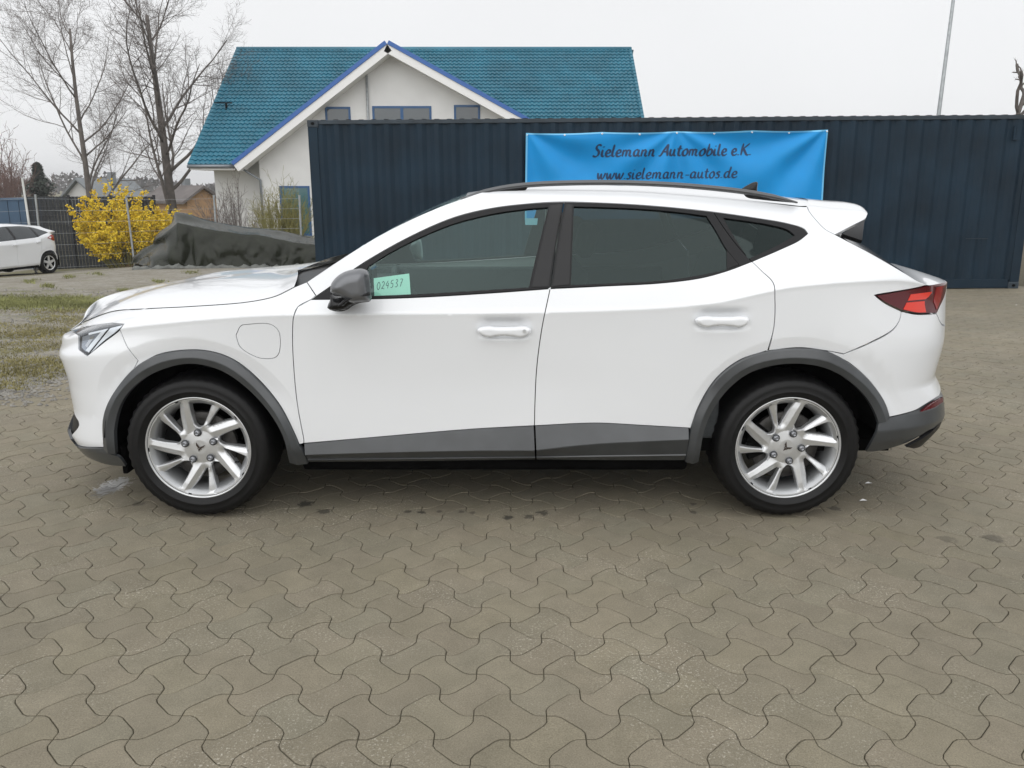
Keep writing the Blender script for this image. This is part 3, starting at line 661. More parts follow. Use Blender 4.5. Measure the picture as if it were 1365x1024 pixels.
def resamp(P, n):
    P = np.asarray(P, float); L = np.concatenate([[0], np.cumsum(np.linalg.norm(np.diff(P, axis=0), axis=1))])
    s_ = np.linspace(0, L[-1], n); return np.stack([np.interp(s_, L, P[:, i]) for i in range(3)], 1)
hl1 = SH.solve(catmull([(1113, 313), (1164, 340), (1207, 365)], 4)); hl2 = SH.solve(catmull([(1207, 365), (1222, 374), (1236, 380.3), (1250, 378.6), (1261, 376.5)], 3))
E = resamp(SH.S(hl1[:, 0], hl1[:, 1]), 18); Cg = E.copy(); Cg[:, 1] = 0
Cg[:, 0] += np.linspace(.14, .13, 18); Cg[:, 2] += np.interp(np.arange(18), [0, 10, 17], [.045, .032, .012])
across('tailgate_glass', E, Cg, M['black_gloss'], car)
E2 = resamp(SH.S(hl2[:, 0], hl2[:, 1]), 16); C2 = E2.copy(); C2[:, 1] = 0
Pc = SH.S(np.array([U1]), np.array([.815]))[0]; q_ = np.linspace(0, 1, 16)[:, None]
C2 = Cg[-1] * (1 - q_) + np.array([Pc[0] + .004, 0, Pc[2] + .004]) * q_; C2[:, 2] += .006 * np.sin(np.pi * q_[:, 0])
across('tailgate', E2, C2, wp, car)
# tail panel between the lamps
tl = SH.outline([px(*TLIGHT[1])]); a0, a1 = tl[0], tl[-1]
P_('tailgate_lower', [uv(tuple(a0), (a0[0] + .15, a0[1] - .002), (U1, .815)), uv((U1, .815), (U1, .70)), uv((U1, .70), (bu[2][0] + .1, .70), tuple(a1)), uv(*[tuple(q) for q in tl[::-1][::3]], tuple(a0))], wp, car, mirror=True)
# tail lamp
lamp = P_('tail_lamp', TL_UV, M['red_dark'], car, off=.003, lip=.03); both.append(lamp)
lo = np.array(CAR_O)
def sub(parent, nm, segs, m, off, **k):
    o = SH.panel(nm, segs, m, parent, off=off, lip=k.pop('lip', .002), inset=0, step=2.5, **k); return o
sub(lamp, 'lamp_segment', [px((1213, 392.5), (1241, 389)), px((1241, 389), (1236, 396)), px((1236, 396), (1232, 399)), px((1232, 399), (1209, 401)), px((1209, 401), (1213, 392.5))], M['red'], .006)
sub(lamp, 'lamp_segment', [px((1207.5, 403.5), (1231, 401.5)), px((1231, 401.5), (1231, 406), (1233, 416.5)), px((1233, 416.5), (1221, 416.5), (1203, 412.5)), px((1203, 412.5), (1207.5, 403.5))], M['red'], .006)
sub(lamp, 'lamp_segment', [px((1247, 383), (1256, 381)), px((1256, 381), (1252.5, 398), (1247, 413)), px((1247, 413), (1243, 402)), px((1243, 402), (1247, 383))], M['red_mid'], .006)
# headlamp
lampf = P_('headlamp', LIGHT_UV, M['lamp_dark'], car, off=-.006, lip=.03); both.append(lampf)
sub(lampf, 'reflector', [px((109, 449), (134, 442)), px((134, 442), (127, 454)), px((127, 454), (114, 469)), px((114, 469), (108, 463)), px((108, 463), (109, 449))], M['lamp_grey'], -.003)
sub(lampf, 'light_strip', [px((118, 444), (144, 438)), px((144, 438), (118, 470)), px((118, 470), (114, 467)), px((114, 467), (134, 443)), px((134, 443), (118, 447)), px((118, 447), (118, 444))], M['lamp_white'], -.0005)
sub(lampf, 'light_strip', [px((147, 437.5), (163, 433.5)), px((163, 433.5), (156, 441), (138, 454.5), (121, 470)), px((121, 470), (147, 437.5))], M['lamp_white'], -.0005)
sub(lampf, 'light_strip', [px((121, 449), (126, 448)), px((126, 448), (116, 463)), px((116, 463), (113, 461)), px((113, 461), (121, 449))], M['chrome'], -.001)
sub(lampf, 'lens', inset_poly(LIGHT_UV, .004), M['lens'], .001, lip=0)

# ---- bonnet, roof and windscreen
hd = SH.solve(catmull([(87, 444), (94, 439.8), (103, 434), (121, 425.3), (151, 415)] + HOODLINE[::-1][1:], 4))
hE = SH.S(hd[:, 0], hd[:, 1])
def hermite_loft(name, E, TE, C, TC, m, nt, parent):
    rows = []
    for e, te, c, tc_ in zip(E, TE, C, TC):
        r = []
        for k in range(nt + 1):
            t = k / nt; h00 = 2 * t ** 3 - 3 * t * t + 1; h10 = t ** 3 - 2 * t * t + t; h01 = 1 - h00; h11 = t ** 3 - t * t
            r.append(h00 * e + h10 * te + h01 * c + h11 * tc_)
        rows.append(r)
    rows = [r + [p * np.array([1, -1, 1]) for p in r[:-1][::-1]] for r in rows]
    n = 2 * nt + 1; v = [p for r in rows for p in r]
    f = [(i * n + k, i * n + k + 1, (i + 1) * n + k + 1, (i + 1) * n + k) for i in range(len(rows) - 1) for k in range(n - 1)]
    return mesh_obj(name, v, f, m, parent, True)
# bonnet edge: along the front then up the shut line
edge = hE
NB_ = 110; E = resamp(edge, NB_); E[:, 2] += .002
s_ = np.linspace(0, 1, NB_)
xC = np.interp(s_, [0, .10, .25, .5, .8, 1], [-2.30, -2.255, -2.10, -1.70, -1.30, -1.13])
zC = pchip_tab([-2.30, -2.265, -2.18, -2.05, -1.7, -1.3, -1.13], [.785, .86, .92, .955, 1.008, 1.052, 1.063], xC)
C = np.stack([xC, np.zeros(NB_), zC], 1)
TE = np.zeros((NB_, 3)); TE[:, 1] = .9; TE[:, 2] = np.interp(s_, [0, .15, .3, .45, 1], [.06, .24, .28, .25, .20]); TE[:, 0] = (C - E)[:, 0] * .5
TC = np.zeros((NB_, 3)); TC[:, 1] = .6
bonnet = hermite_loft('bonnet', E, TE, C, TC, wp, 14, car)
# cowl and windscreen
A = SH.S(pil_uv[:, 0], pil_uv[:, 1]); A = resamp(A, 26)
hb = E[-1]
cow0 = np.array([[hb[0] - .02, hb[1] + .02, hb[2] - .012], [A[0][0] + .03, A[0][1] + .02, A[0][2] - .03]])
cowC = np.array([[-1.14, 0, 1.045], [-.97, 0, 1.055]])
across('cowl_panel', resamp(cow0, 4), resamp(cowC, 4), M['black_trim'], car)
Cw = A.copy(); Cw[:, 1] = 0; Cw[:, 0] -= np.interp(np.arange(26), [0, 25], [.015, .02]); Cw[:, 2] += np.interp(np.arange(26), [0, 25], [.0, .018])
A2 = A.copy(); A2[:, 1] += .006
across('windscreen', A2, Cw, M['screen'], car, nt=12)
# roof
ru = np.linspace(pil_uv[-1][0], spo_uv[0][0] + .02, 40); rv = np.interp(ru, [ru[0], ru[0] + .12, ru[-1] - .06, ru[-1]], [pil_uv[-1][1], VR, VR, spo_uv[0][1]])
RE = SH.S(ru, rv); RC = RE.copy(); RC[:, 1] = 0; RC[:, 2] = np.interp(RE[:, 0], [-.3, 0, .3, .7, 1.0, 1.3, 1.5], [1.475, 1.513, 1.52, 1.505, 1.483, 1.448, 1.42]); RC[:, 0] += np.interp(np.arange(40), [0, 6, 30, 39], [-.02, 0, 0, .10])
RC[:, 2] = np.where(np.arange(40) < 8, np.interp(np.arange(40), [0, 8], [RE[0][2] + .018, RC[8][2]]), RC[:, 2])
across('roof', RE, RC, wp, car, nt=12)
RL = RE - np.array([0, 0, .035]); RLC = RC - np.array([0, 0, .035]); RL[:, 1] *= .97
across('headlining', RL, RLC, M['interior_light'], car, nt=6)
# spoiler
SPO = [(1075, 272), (1100, 274.5), (1140, 280), (1151, 282.5), (1156, 287), (1154, 291.5), (1140, 299), (1113, 313)]
sp_side = [px(*SPO), ('uv', [tuple(q) for q in spo_uv[::-1]])]
o = P_('spoiler', sp_side, wp, car, off=.001); both.append(o)
st = SH.solve(catmull(SPO[:5], 4)); sE = resamp(SH.S(st[:, 0], st[:, 1]), 12); sC = sE.copy(); sC[:, 1] = 0; sC[:, 0] += np.linspace(.10, .12, 12); sC[:, 2] += np.linspace(.025, .03, 12)
across('spoiler_top', sE, sC, wp, car)
sb = SH.solve(catmull([(1156, 287), (1154, 291.5), (1140, 299), (1120, 309)], 4)); bE = resamp(SH.S(sb[:, 0], sb[:, 1]), 8); bC = bE.copy(); bC[:, 1] = 0; bC[:, 0] += .12; bC[:, 2] += np.linspace(.03, .035, 8)
across('spoiler_underside', bE, bC, M['black_trim'], car)
o = P_('spoiler_fin', [px((1121, 312.5), (1138, 302.5), (1153, 293)), px((1153, 293), (1151, 308), (1149.5, 322)), px((1149.5, 322), (1121, 312.5))], M['black_gloss'], car, off=.004, lip=.02); both.append(o)

# ---- swollen shapes traced in one plane: mirror, handles, aerial
def pillow(name, outline, Y, front, back, m, parent, origin=CAR_O, radius=.02, sp=.008, step=2.0, flat=False, rot=None):
    P = np.array([(at(x, y, Y).x, at(x, y, Y).z) for x, y in catmull(outline, step)]); P = dedupe(P, 3e-4)
    if area2(P) < 0: P = P[::-1]
    p, T, bd = triangulate(P, [], sp)
    d = dist_poly(P, p); h = np.sqrt(np.clip(1 - (1 - np.clip(d / radius, 0, 1)) ** 2, 0, 1))
    n = len(p); o = np.array(origin)
    fr_ = np.stack([p[:, 0], Y - front * h, p[:, 1]], 1) - o; bk = np.stack([p[:, 0], Y + back * h, p[:, 1]], 1) - o
    f = [tuple(t) for t in T] + [tuple(n + i for i in t[::-1]) for t in T]
    for i, j in bd: f.append((j, i, n + i, n + j))
    return mesh_obj(name, np.vstack([fr_, bk]), f, m, parent, True)
YN = CAR_O[1]
mir = pillow('door_mirror', [(441, 391), (441, 380), (447, 371), (458, 363), (472, 359), (484, 358.5), (490, 362), (493, 375), (494.5, 392), (494, 401), (484, 403), (470, 404), (456, 396), (446, 392), (441, 391)], YN - 1.03, .07, .09, M['mirror_cap'], car, radius=.045)
both.append(mir)
pillow('mirror_arm', [(441, 391), (447, 395), (458, 394.5), (475, 395), (493, 398), (493.5, 401.5), (480, 404), (470, 408), (463, 413), (452, 415.5), (441, 413.5), (436.5, 410), (440, 400), (441, 391)], YN - .985, .055, .10, M['black_gloss'], mir, radius=.035)
pillow('mirror_band', [(449, 408), (462, 397), (480, 391.5), (493, 389.5), (493.5, 393.5), (480, 395.5), (466, 401), (456, 409), (449, 408)], YN - 1.055, .048, .0, M['black_trim'], mir, radius=.01, sp=.006)
for (dx, dy, par, key) in ((0, 0, FD, True), (290.5, -13.5, RD, False)):
    q = lambda *l: [(x + dx, y + dy) for x, y in l]
    h = pillow('door_handle', q((636, 439.5), (640, 436.5), (652, 434.8), (660, 435.6), (685, 435.6), (696, 434.8), (705, 436.5), (708, 439.5), (706, 445), (698, 449.5), (690, 450), (684, 448.6), (660, 448.6), (655, 450), (646, 449), (638, 444), (636, 439.5)), YN - .927, .018, .012, wp, par, radius=.013, sp=.006)
    if key:
        k = MB(); c_ = at(699, 441.5, YN - .947) - Vector(CAR_O); k.tube([(c_.x, c_.y + .004, c_.z), (c_.x, c_.y - .002, c_.z)], .008, 12); k.build('key_cover', M['alloy'], h)
# (the handles' far copies follow with the doors)
# roof rails
Yr = YN - .555
rl_px = catmull([(614, 265.5), (640, 257.5), (672, 250.5), (705, 246.5), (760, 244), (830, 243.8), (900, 246.8), (960, 252), (1000, 257), (1030, 262.5), (1062, 270)], 8)
rp = [at(x, y, Yr) - Vector(CAR_O) for x, y in rl_px]
v, f = [], []
for i, p in enumerate(rp):
    hgt = .0125 * min(1, .35 + min(i, len(rp) - 1 - i) / 6); wd = .016
    for a in range(8):
        an = math.pi / 4 * a + math.pi / 8; v.append((p.x, p.y + wd * math.cos(an) * 1.05, p.z + hgt * math.sin(an) * 1.05))
for i in range(len(rp) - 1):
    for a in range(8): f.append((i * 8 + a, i * 8 + (a + 1) % 8, i * 8 + 8 + (a + 1) % 8, i * 8 + 8 + a))
rr = mesh_obj('roof_rail', v, f, M['graphite'], car, True); both.append(rr)
pillow('rail_foot', [(612, 266), (640, 258), (672, 251), (704, 247), (700, 254), (670, 258), (640, 264), (612, 266)], Yr, .010, .012, M['black_trim'], rr, radius=.012)
pillow('rail_foot', [(990, 257), (1010, 260), (1035, 265), (1062, 270.5), (1040, 269), (1015, 266.5), (995, 263), (990, 257)], Yr, .010, .012, M['black_trim'], rr, radius=.012)
pillow('roof_aerial', [(988, 252), (996, 247), (1006, 242.5), (1010, 243), (1009.5, 250), (1008, 258), (990, 256), (988, 252)], YN, .018, .018, M['black_gloss'], car, radius=.02)

# ---- wheels
RO, RT = .232, .337       # rim and tyre radius
def tyre_mesh():
    prof = [(.222, .03), (.226, .008), (.242, -.004), (.264, -.016), (.268, -.0185), (.270, -.0165), (.290, -.0185), (.306, -.0165), (.3085, -.0135), (.312, -.013), (.325, .003), (.332, .018), (.336, .040), (RT, .10), (RT, .135), (.336, .195), (.328, .222), (.31, .235), (.28, .240), (.24, .232), (.222, .21)]
    v, f = lathe(prof, 96); m = len(prof); out = []
    for i, p in enumerate(v):
        k, j = divmod(i, m); r = prof[j][0]
        g = 1.0
        if 10 <= j <= 15 and (k % 2): g = .982
        out.append((p[0] * g, p[1], p[2] * g))
    return out, f
def rim_face():
    """five twin spokes: holes cut out of one face, chamfered towards their edges"""
    def ring(pts, step=.006): return catmull(np.array(pts), step)
    Rr = .2335
    pol = lambda r, a: (r * Rr * math.cos(math.radians(a)), r * Rr * math.sin(math.radians(a)))
    holes = []
    for k in range(5):
        b = -72 * k
        big = [ring([pol(.46, 145 + b), pol(.70, 140.5 + b), pol(.915, 138.8 + b)]), ring([pol(.945, 141.0 + b), pol(.955, 152 + b), pol(.945, 163.5 + b)]), ring([pol(.915, 166.0 + b), pol(.70, 167.5 + b), pol(.46, 168 + b)]), ring([pol(.41, 163 + b), pol(.39, 155 + b), pol(.46, 145 + b)])]
        sml = [ring([pol(.46, 130.5 + b), pol(.70, 114.5 + b), pol(.915, 106.5 + b)]), ring([pol(.945, 108.0 + b), pol(.955, 117 + b), pol(.945, 126 + b)]), ring([pol(.915, 128.5 + b), pol(.70, 131.5 + b), pol(.46, 136 + b)])]
        for h in (big, sml):
            h = dedupe(np.vstack(h), 3e-4)
            if area2(h) < 0: h = h[::-1]
            holes.append(h)
    a = np.linspace(0, 2 * np.pi, 97)[:-1]; outer = np.stack([np.cos(a), np.sin(a)], 1) * Rr
    grown = [inset_poly(h, -.0042) for h in holes]
    grown = [g_ * np.minimum(1, .978 * Rr / np.linalg.norm(g_, axis=1))[:, None] for g_ in grown]
    def height(p):
        r = np.linalg.norm(p, axis=1) / Rr
        y = np.interp(r, [0, .14, .33, .5, .8, 1], [.018, .018, .024, .017, .007, .004])
        for k in range(5):                      # broad spokes fold along a ridge, the thin ones lean
            A_, B_ = [np.array(pol(*q)) for q in ((.30, 128 - 72 * k), (.97, 99.5 - 72 * k))]
            ax = (B_ - A_) / np.linalg.norm(B_ - A_); nx = np.array([-ax[1], ax[0]]); sd = (p - A_) @ nx; al = (p - A_) @ ax / np.linalg.norm(B_ - A_)
            wgt = smooth01(.0, .25, al) * (1 - smooth01(.90, 1.0, al)) * (np.abs(sd) < .036)
            y = y + wgt * np.where(sd > 0, np.minimum(sd * .62, .013), np.minimum(-sd * .16, .006))
            A_, B_ = [np.array(pol(*q)) for q in ((.38, 138.5 - 72 * k), (.97, 133 - 72 * k))]
            ax = (B_ - A_) / np.linalg.norm(B_ - A_); nx = np.array([-ax[1], ax[0]]); sd = (p - A_) @ nx; al = (p - A_) @ ax / np.linalg.norm(B_ - A_)
            wgt = smooth01(.05, .3, al) * (1 - smooth01(.9, 1.0, al)) * (np.abs(sd) < .02)
            y = y + wgt * (.004 + np.where(sd > 0, np.minimum(sd * .5, .008), -sd * -.1))
        return y
    ex = []
    for k in range(5):
        for P0, P1 in (((.30, 128), (.97, 99.5)), ((.38, 138.5), (.97, 133))):
            a_, b_ = np.array(pol(P0[0], P0[1] - 72 * k)), np.array(pol(P1[0], P1[1] - 72 * k)); nn = np.array([-(b_ - a_)[1], (b_ - a_)[0]]) / np.linalg.norm(b_ - a_)
            for off_ in (-.0014, .0014): ex += [tuple(a_ + (b_ - a_) * t + nn * off_) for t in np.linspace(0.02, 1, 44)]
    p, T, bd = triangulate(outer, grown, .0055, np.array(ex))
    V = [np.stack([p[:, 0], height(p), p[:, 1]], 1)]; f = [tuple(t) for t in T]; sm = [False] * len(f); n0 = len(p)
    for h, g in zip(holes, grown):
        n = len(h); A_ = np.stack([g[:, 0], height(g), g[:, 1]], 1); B_ = np.stack([h[:, 0], height(g) + .0055, h[:, 1]], 1); C_2 = B_.copy(); C_2[:, 1] += .04
        V += [A_, B_, B_.copy(), C_2]
        for i in range(n):
            j = (i + 1) % n
            f += [(n0 + i, n0 + n + i, n0 + n + j, n0 + j), (n0 + 2 * n + i, n0 + 3 * n + i, n0 + 3 * n + j, n0 + 2 * n + j)]; sm += [False, True]
        n0 += 4 * n
    return np.vstack(V), f, sm
tv, tf = tyre_mesh(); fv, ff, fsm = rim_face()
lipv, lipf = lathe([(.226, .012), (.2325, .0035), (.2335, -.001), (.2365, -.005), (.2405, -.003), (.241, .006), (.236, .012)], 96)
barv, barf = lathe([(.226, .004), (.216, .012), (.206, .03), (.197, .06), (.196, .12), (.205, .20), (.222, .212)], 72)
wheels = []
def make_wheel(x, angle):
    t = mesh_obj('wheel', tv, tf, M['rubber'], car, True); t.location = (x, -.875, HUBZ)
    nb = [o_ for o_ in wheels]
    rim = mesh_obj('rim', fv, ff, M['alloy'], t, False)
    rim.data.polygons.foreach_set('use_smooth', fsm)
    rim.rotation_euler = (0, math.radians(-angle), 0)
    mesh_obj('rim_lip', lipv, lipf, M['alloy'], t, True)
    mesh_obj('rim_barrel', barv, barf, M['alloy_barrel'], t, True)
    dv, df = lathe([(.0, .065), (.09, .065), (.092, .055), (.155, .055), (.158, .06), (.158, .08)], 48); mesh_obj('brake_disc', dv, df, M['steel'], t, True)
    kb = MB(); 
    for q in range(9):
        a0_, a1_ = math.radians(150 + q * 6), math.radians(156 + q * 6)
    a_ = [math.radians(140 + 8 * q) for q in range(9)]
    ov = []
    for q in a_:
        for rr_, dd in ((.10, .05), (.175, .05), (.175, .09), (.10, .09)): ov.append((rr_ * math.cos(q), dd, rr_ * math.sin(q)))
    of = [(4 * i + k, 4 * i + (k + 1) % 4, 4 * i + 4 + (k + 1) % 4, 4 * i + 4 + k) for i in range(8) for k in range(4)] + [(0, 1, 2, 3), (35, 34, 33, 32)]
    mesh_obj('brake_caliper', ov, of, M['dark'], t)
    for k in range(5):
        a = math.radians(90 - 72 * k + angle); b = MB(); c = (.068 * math.cos(a), .068 * math.sin(a))
        vv, ff_ = lathe([(0, .012), (.0045, .012), (.0055, .004), (.009, .0035), (.010, .010), (.0135, .012), (.014, .03)], 14)
        b.add([(p[0] + c[0], p[1], p[2] + c[1]) for p in vv], ff_); bo_ = b.build('wheel_bolt', M['bolt'], t, True)
        b = MB(); vv, ff_ = lathe([(.0135, .0125), (.0165, .0125), (.0175, .018)], 16); b.add([(p[0] + c[0], p[1], p[2] + c[1]) for p in vv], ff_); b.build('bolt_shade_ring', M['lamp_dark'], t, True)  # dark ring painted round the bolt for the shade of its recess
    # the three-armed mark on the hub: two wedges over a short stem
    e = MB(); y0 = .0128
    for sg in (1, -1):
        pts = [(0, -.001), (sg * .020, .016), (sg * .0165, .0035), (sg * .0075, -.0035), (sg * .009, -.010), (sg * .003, -.0045)]
        pts2 = [(0, -.006), (sg * .0045, -.009), (0, -.022)]
        for pl in (pts, pts2):
            n = len(pl); ca, sa = math.cos(math.radians(angle - 20)), math.sin(math.radians(angle - 20))
            rp_ = [(p * ca - q * sa, p * sa + q * ca) for p, q in pl]
            e.add([(p, y0, q) for p, q in rp_] + [(p, y0 + .005, q) for p, q in rp_], [tuple(range(n)), tuple(range(n, 2 * n))[::-1]] + [(i, (i + 1) % n, n + (i + 1) % n, n + i) for i in range(n)])
    e.build('hub_mark', M['copper'], t)
    vb = MB(); va = math.radians(-28 + angle); vb.tube([(.185 * math.cos(va), .03, .185 * math.sin(va)), (.172 * math.cos(va), .012, .172 * math.sin(va))], .004, 6); vb.build('valve', M['black_trim'], t)
    wheels.append(t); both.append(t); return t
make_wheel(HUBF, 4); make_wheel(HUBR, -22)

# ---- underbody, wheel housings, cabin
ub = MB(); ub.box(-.98, .82, -.80, .80, .20, .30, .02); ub.box(-1.9, 1.8, -.55, .55, .215, .30, .03); ub.build('underbody', M['dark'], car)  # the slab's black colour carries the shadow below the sills
for hx in (HUBF, HUBR):
    v, f = [], []; n = 20
    for k in range(n + 1):
        a = math.radians((-8 if hx < 0 else 7) + (203 if hx < 0 else 181) * k / n)
        for y in ((-.868 if math.sin(a) > .02 else -.79), -.60): v.append((hx + .43 * math.cos(a), y, HUBZ + .012 + .41 * math.sin(a)))
    f = [(2 * k, 2 * k + 1, 2 * k + 3, 2 * k + 2) for k in range(n)]
    b = len(v); v.append((hx, -.60, HUBZ)); f += [(2 * k + 1, b, 2 * k + 3) for k in range(n)]
    o = mesh_obj('wheel_housing', v, f, M['dark'], car); both.append(o)
for hx_ in (-1.81,):
    ad = MB(); ad.box(hx_ - .012, hx_ + .012, -.80, -.60, .185, .32, .006); both.append(ad.build('air_deflector', M['dark'], car))
fl = MB(); fl.box(-.95, 1.75, -.80, .80, .30, .36); fl.build('floor_pan', M['dark'], car)
bk = MB(); bk.box(-1.02, -.96, -.82, .82, .30, .98); bk.build('bulkhead', M['dark'], car)
def cushion(mb, x0, x1, y0, y1, z0, z1, b): mb.box(x0, x1, y0, y1, z0, z1, b)
for x in (-.12, .78):
    for sy in (-1, 1):
        s_t = MB(); s_t.box(x - .28, x + .26, sy * .37 - .25, sy * .37 + .25, .42, .60, .06)
        so = s_t.build('seat', M['interior'], car, True)
        bkr = MB(); bkr.box(-.07, .07, -.24, .24, 0, .62, .055); bo = bkr.build('backrest', M['interior'], so, True); bo.location = (x + .22, sy * .37, .55); bo.rotation_euler = (0, math.radians(20), 0)
        hr = MB(); hr.box(-.045, .045, -.13, .13, 0, .17, .04); ho = hr.build('headrest', M['interior'], so, True); ho.location = (x + .46, sy * .37, 1.16); ho.rotation_euler = (0, math.radians(14), 0)
da = MB(); da.box(-1.0, -.62, -.74, .74, .70, .97, .07); da.build('dashboard', M['interior'], car, True)
sw = MB(); pts = [(.185 * math.cos(a) * 0 , .185 * math.cos(a), .185 * math.sin(a)) for a in np.linspace(0, 2 * np.pi, 33)]
sw.tube(pts, .016, 8, cap=False); sw.box(-.02, .02, -.05, .05, -.05, .05, .015); sw.box(-.008, .008, -.18, .18, -.02, .02)
so = sw.build('steering_wheel', M['interior'], car, True); so.location = (-.50, -.37, .93); so.rotation_euler = (0, math.radians(-24), 0)
for sy in (-1, 1):
    dl = MB(); dl.box(-.95, .95, sy * .79 - .02, sy * .79 + .02, .36, 1.0, .015); dl.build('door_lining', M['interior'], car)
cm_ = MB(); cm_.box(-.78, -.74, -.10, .10, .93, 1.08, .015); cm_.build('centre_screen', M['black_gloss'], car)
rm = MB(); rm.box(-.52, -.49, -.12, .12, 1.27, 1.33, .015); rm.build('rear_view_mirror', M['black_trim'], car)
for sy in (-1, 1):
    pb = MB(); pb.box(.2, .26, sy * .63 - .03, sy * .63 + .03, .9, 1.38, .02); pb.build('inner_pillar', M['interior_light'], car)
st = SH.panel('window_patch', [px((700, 289.5), (717, 289.5)), px((717, 289.5), (716, 298.5)), px((716, 298.5), (700, 298.5)), px((700, 298.5), (700, 289.5))], mat('pale_blue_patch', (.17, .32, .40), .6), car, off=-.0095, lip=0, inset=0)  # small pale blue rectangle set just behind the glass
for o in both: far_side(o, car)

# ---- written note behind the window
note_o = SH.panel('paper_note', [px((497.5, 370), (545, 363.5)), px((545, 363.5), (547, 391.5)), px((547, 391.5), (498.5, 394)), px((498.5, 394), (497.5, 370))], M['paper'], None, off=-.010, lip=.0008, inset=0)
note_o.location = CAR_O
tag(note_o, 'pale green paper note with handwritten number inside the front window of the white crossover', 'paper note')
def strokes(name, glyphs, toworld, wd, m, parent, nib=None, lift=.001):
    """flat pen strokes: each a list of 2-D points; toworld maps 2-D points to 3-D; nib(direction)->width"""
    v, f = [], []
    for st_ in glyphs:
        p = catmull(np.array(st_, float), wd * .8) if len(st_) > 2 else catmull(np.array(st_, float), wd * 2)
        t = np.gradient(p, axis=0); t /= np.maximum(np.linalg.norm(t, axis=1, keepdims=True), 1e-9); n = np.stack([-t[:, 1], t[:, 0]], 1)
        w_ = np.array([nib(tt) if nib else wd for tt in t])[:, None] * .5
        w_[0] *= .6; w_[-1] *= .6
        a, b = toworld(p + n * w_), toworld(p - n * w_); k0 = len(v)
        for q, r_ in zip(a, b): v += [tuple(q), tuple(r_)]
        for i in range(len(p) - 1): f.append((k0 + 2 * i, k0 + 2 * i + 1, k0 + 2 * i + 3, k0 + 2 * i + 2))
    return mesh_obj(name, v, f, m, parent)
DIG = {'0': [[(.35, 1), (.08, .75), (.05, .3), (.3, 0), (.58, .25), (.6, .7), (.35, 1)]],
       '2': [[(.08, .78), (.3, 1), (.55, .82), (.45, .5), (.1, .05), (.35, .1), (.65, .02)]],
       '4': [[(.35, 1), (.05, .4), (.6, .42)], [(.5, .75), (.42, 0)]],
       '5': [[(.6, .98), (.22, .95), (.12, .55), (.42, .6), (.55, .3), (.3, .02), (.05, .1)]],
       '3': [[(.1, .9), (.4, 1), (.52, .78), (.25, .55), (.55, .38), (.4, .05), (.05, .08)]],
       '7': [[(.08, .95), (.6, .97), (.4, .5), (.25, 0)], [(.22, .5), (.55, .52)]]}
g = []
for i, ch in enumerate('024537'):
    for s__ in DIG[ch]: g.append([(501.5 + i * 6.0 + x * 6.2 + y * 1.2, 385.5 - i * .85 - y * 10.5) for x, y in s__])
def note_map(p):
    q = SH.solve(np.asarray(p)); return SH.S(q[:, 0], q[:, 1]) - SH.normal(q[:, 0], q[:, 1]) * .0092
strokes('lettering', g, note_map, .75, M['ink'], note_o)
# ------------------------------------------------------------------ ground, paving, gravel yard
def nodes(m): return m.node_tree.nodes, m.node_tree.links
def earth_mat(name, cols, scale, rough=0.95, bump=0.6, bscale=60, bdist=.02, extra=None):
    """ground of several tones: (colour, noise scale, threshold, softness) layers over a base"""
    m = bpy.data.materials.new(name); m.use_nodes = True; N, L = nodes(m); b = N['Principled BSDF']
    b.inputs['Roughness'].default_value = rough; b.inputs['Specular IOR Level'].default_value = .25
    g = N.new('ShaderNodeNewGeometry'); cur = None
    for i, (c, sc, th, sf) in enumerate(cols):
        if cur is None:
            rgb = N.new('ShaderNodeRGB'); rgb.outputs[0].default_value = (*c, 1); cur = rgb.outputs[0]; continue
        t = N.new('ShaderNodeTexNoise'); t.inputs['Scale'].default_value = sc; t.inputs['Detail'].default_value = 7; t.inputs['Roughness'].default_value = .62
        mp = N.new('ShaderNodeMapping'); mp.inputs['Location'].default_value = (3.1 * i, 7.7 * i, 0); L.new(g.outputs['Position'], mp.inputs[0]); L.new(mp.outputs[0], t.inputs['Vector'])
        r = N.new('ShaderNodeMapRange'); r.inputs['From Min'].default_value = th - sf; r.inputs['From Max'].default_value = th + sf; L.new(t.outputs['Fac'], r.inputs['Value'])
        x = N.new('ShaderNodeMixRGB'); L.new(r.outputs[0], x.inputs[0]); L.new(cur, x.inputs[1]); x.inputs[2].default_value = (*c, 1); cur = x.outputs[0]
    L.new(cur, b.inputs['Base Color'])
    t = N.new('ShaderNodeTexNoise'); t.inputs['Scale'].default_value = bscale; t.inputs['Detail'].default_value = 6; L.new(g.outputs['Position'], t.inputs['Vector'])
    q = N.new('ShaderNodeBump'); q.inputs['Strength'].default_value = bump; q.inputs['Distance'].default_value = bdist; L.new(t.outputs['Fac'], q.inputs['Height']); L.new(q.outputs[0], b.inputs['Normal'])
    return m
M['soil'] = earth_mat('joint_soil', [((.085, .073, .052), 0, 0, 0), ((.12, .108, .07), 6, .5, .1), ((.06, .054, .04), 30, .55, .1)], 1)
M['yard'] = earth_mat('gravel_yard_earth', [((.255, .235, .195), 0, 0, 0), ((.20, .18, .14), .5, .5, .12), ((.30, .285, .25), 3, .55, .1), ((.14, .125, .10), 14, .60, .07), ((.36, .35, .33), 45, .64, .05), ((.15, .15, .07), .9, .62, .06)], 1, bscale=25, bdist=.03)
M['field'] = earth_mat('far_ground', [((.14, .14, .075), 0, 0, 0), ((.19, .165, .11), .12, .5, .1)], 1)
M['grass'] = mat('green_grass', (.205, .21, .08), .9, noise=(1.5, .35))
M['dry_grass'] = mat('dry_grass', (.23, .205, .09), .95, noise=(2, .3))
M['leaf'] = mat('brown_leaf', (.16, .095, .055), .9, noise=(9, .5))
M['stone'] = mat('grey_gravel', (.21, .2, .18), .9, noise=(12, .4))
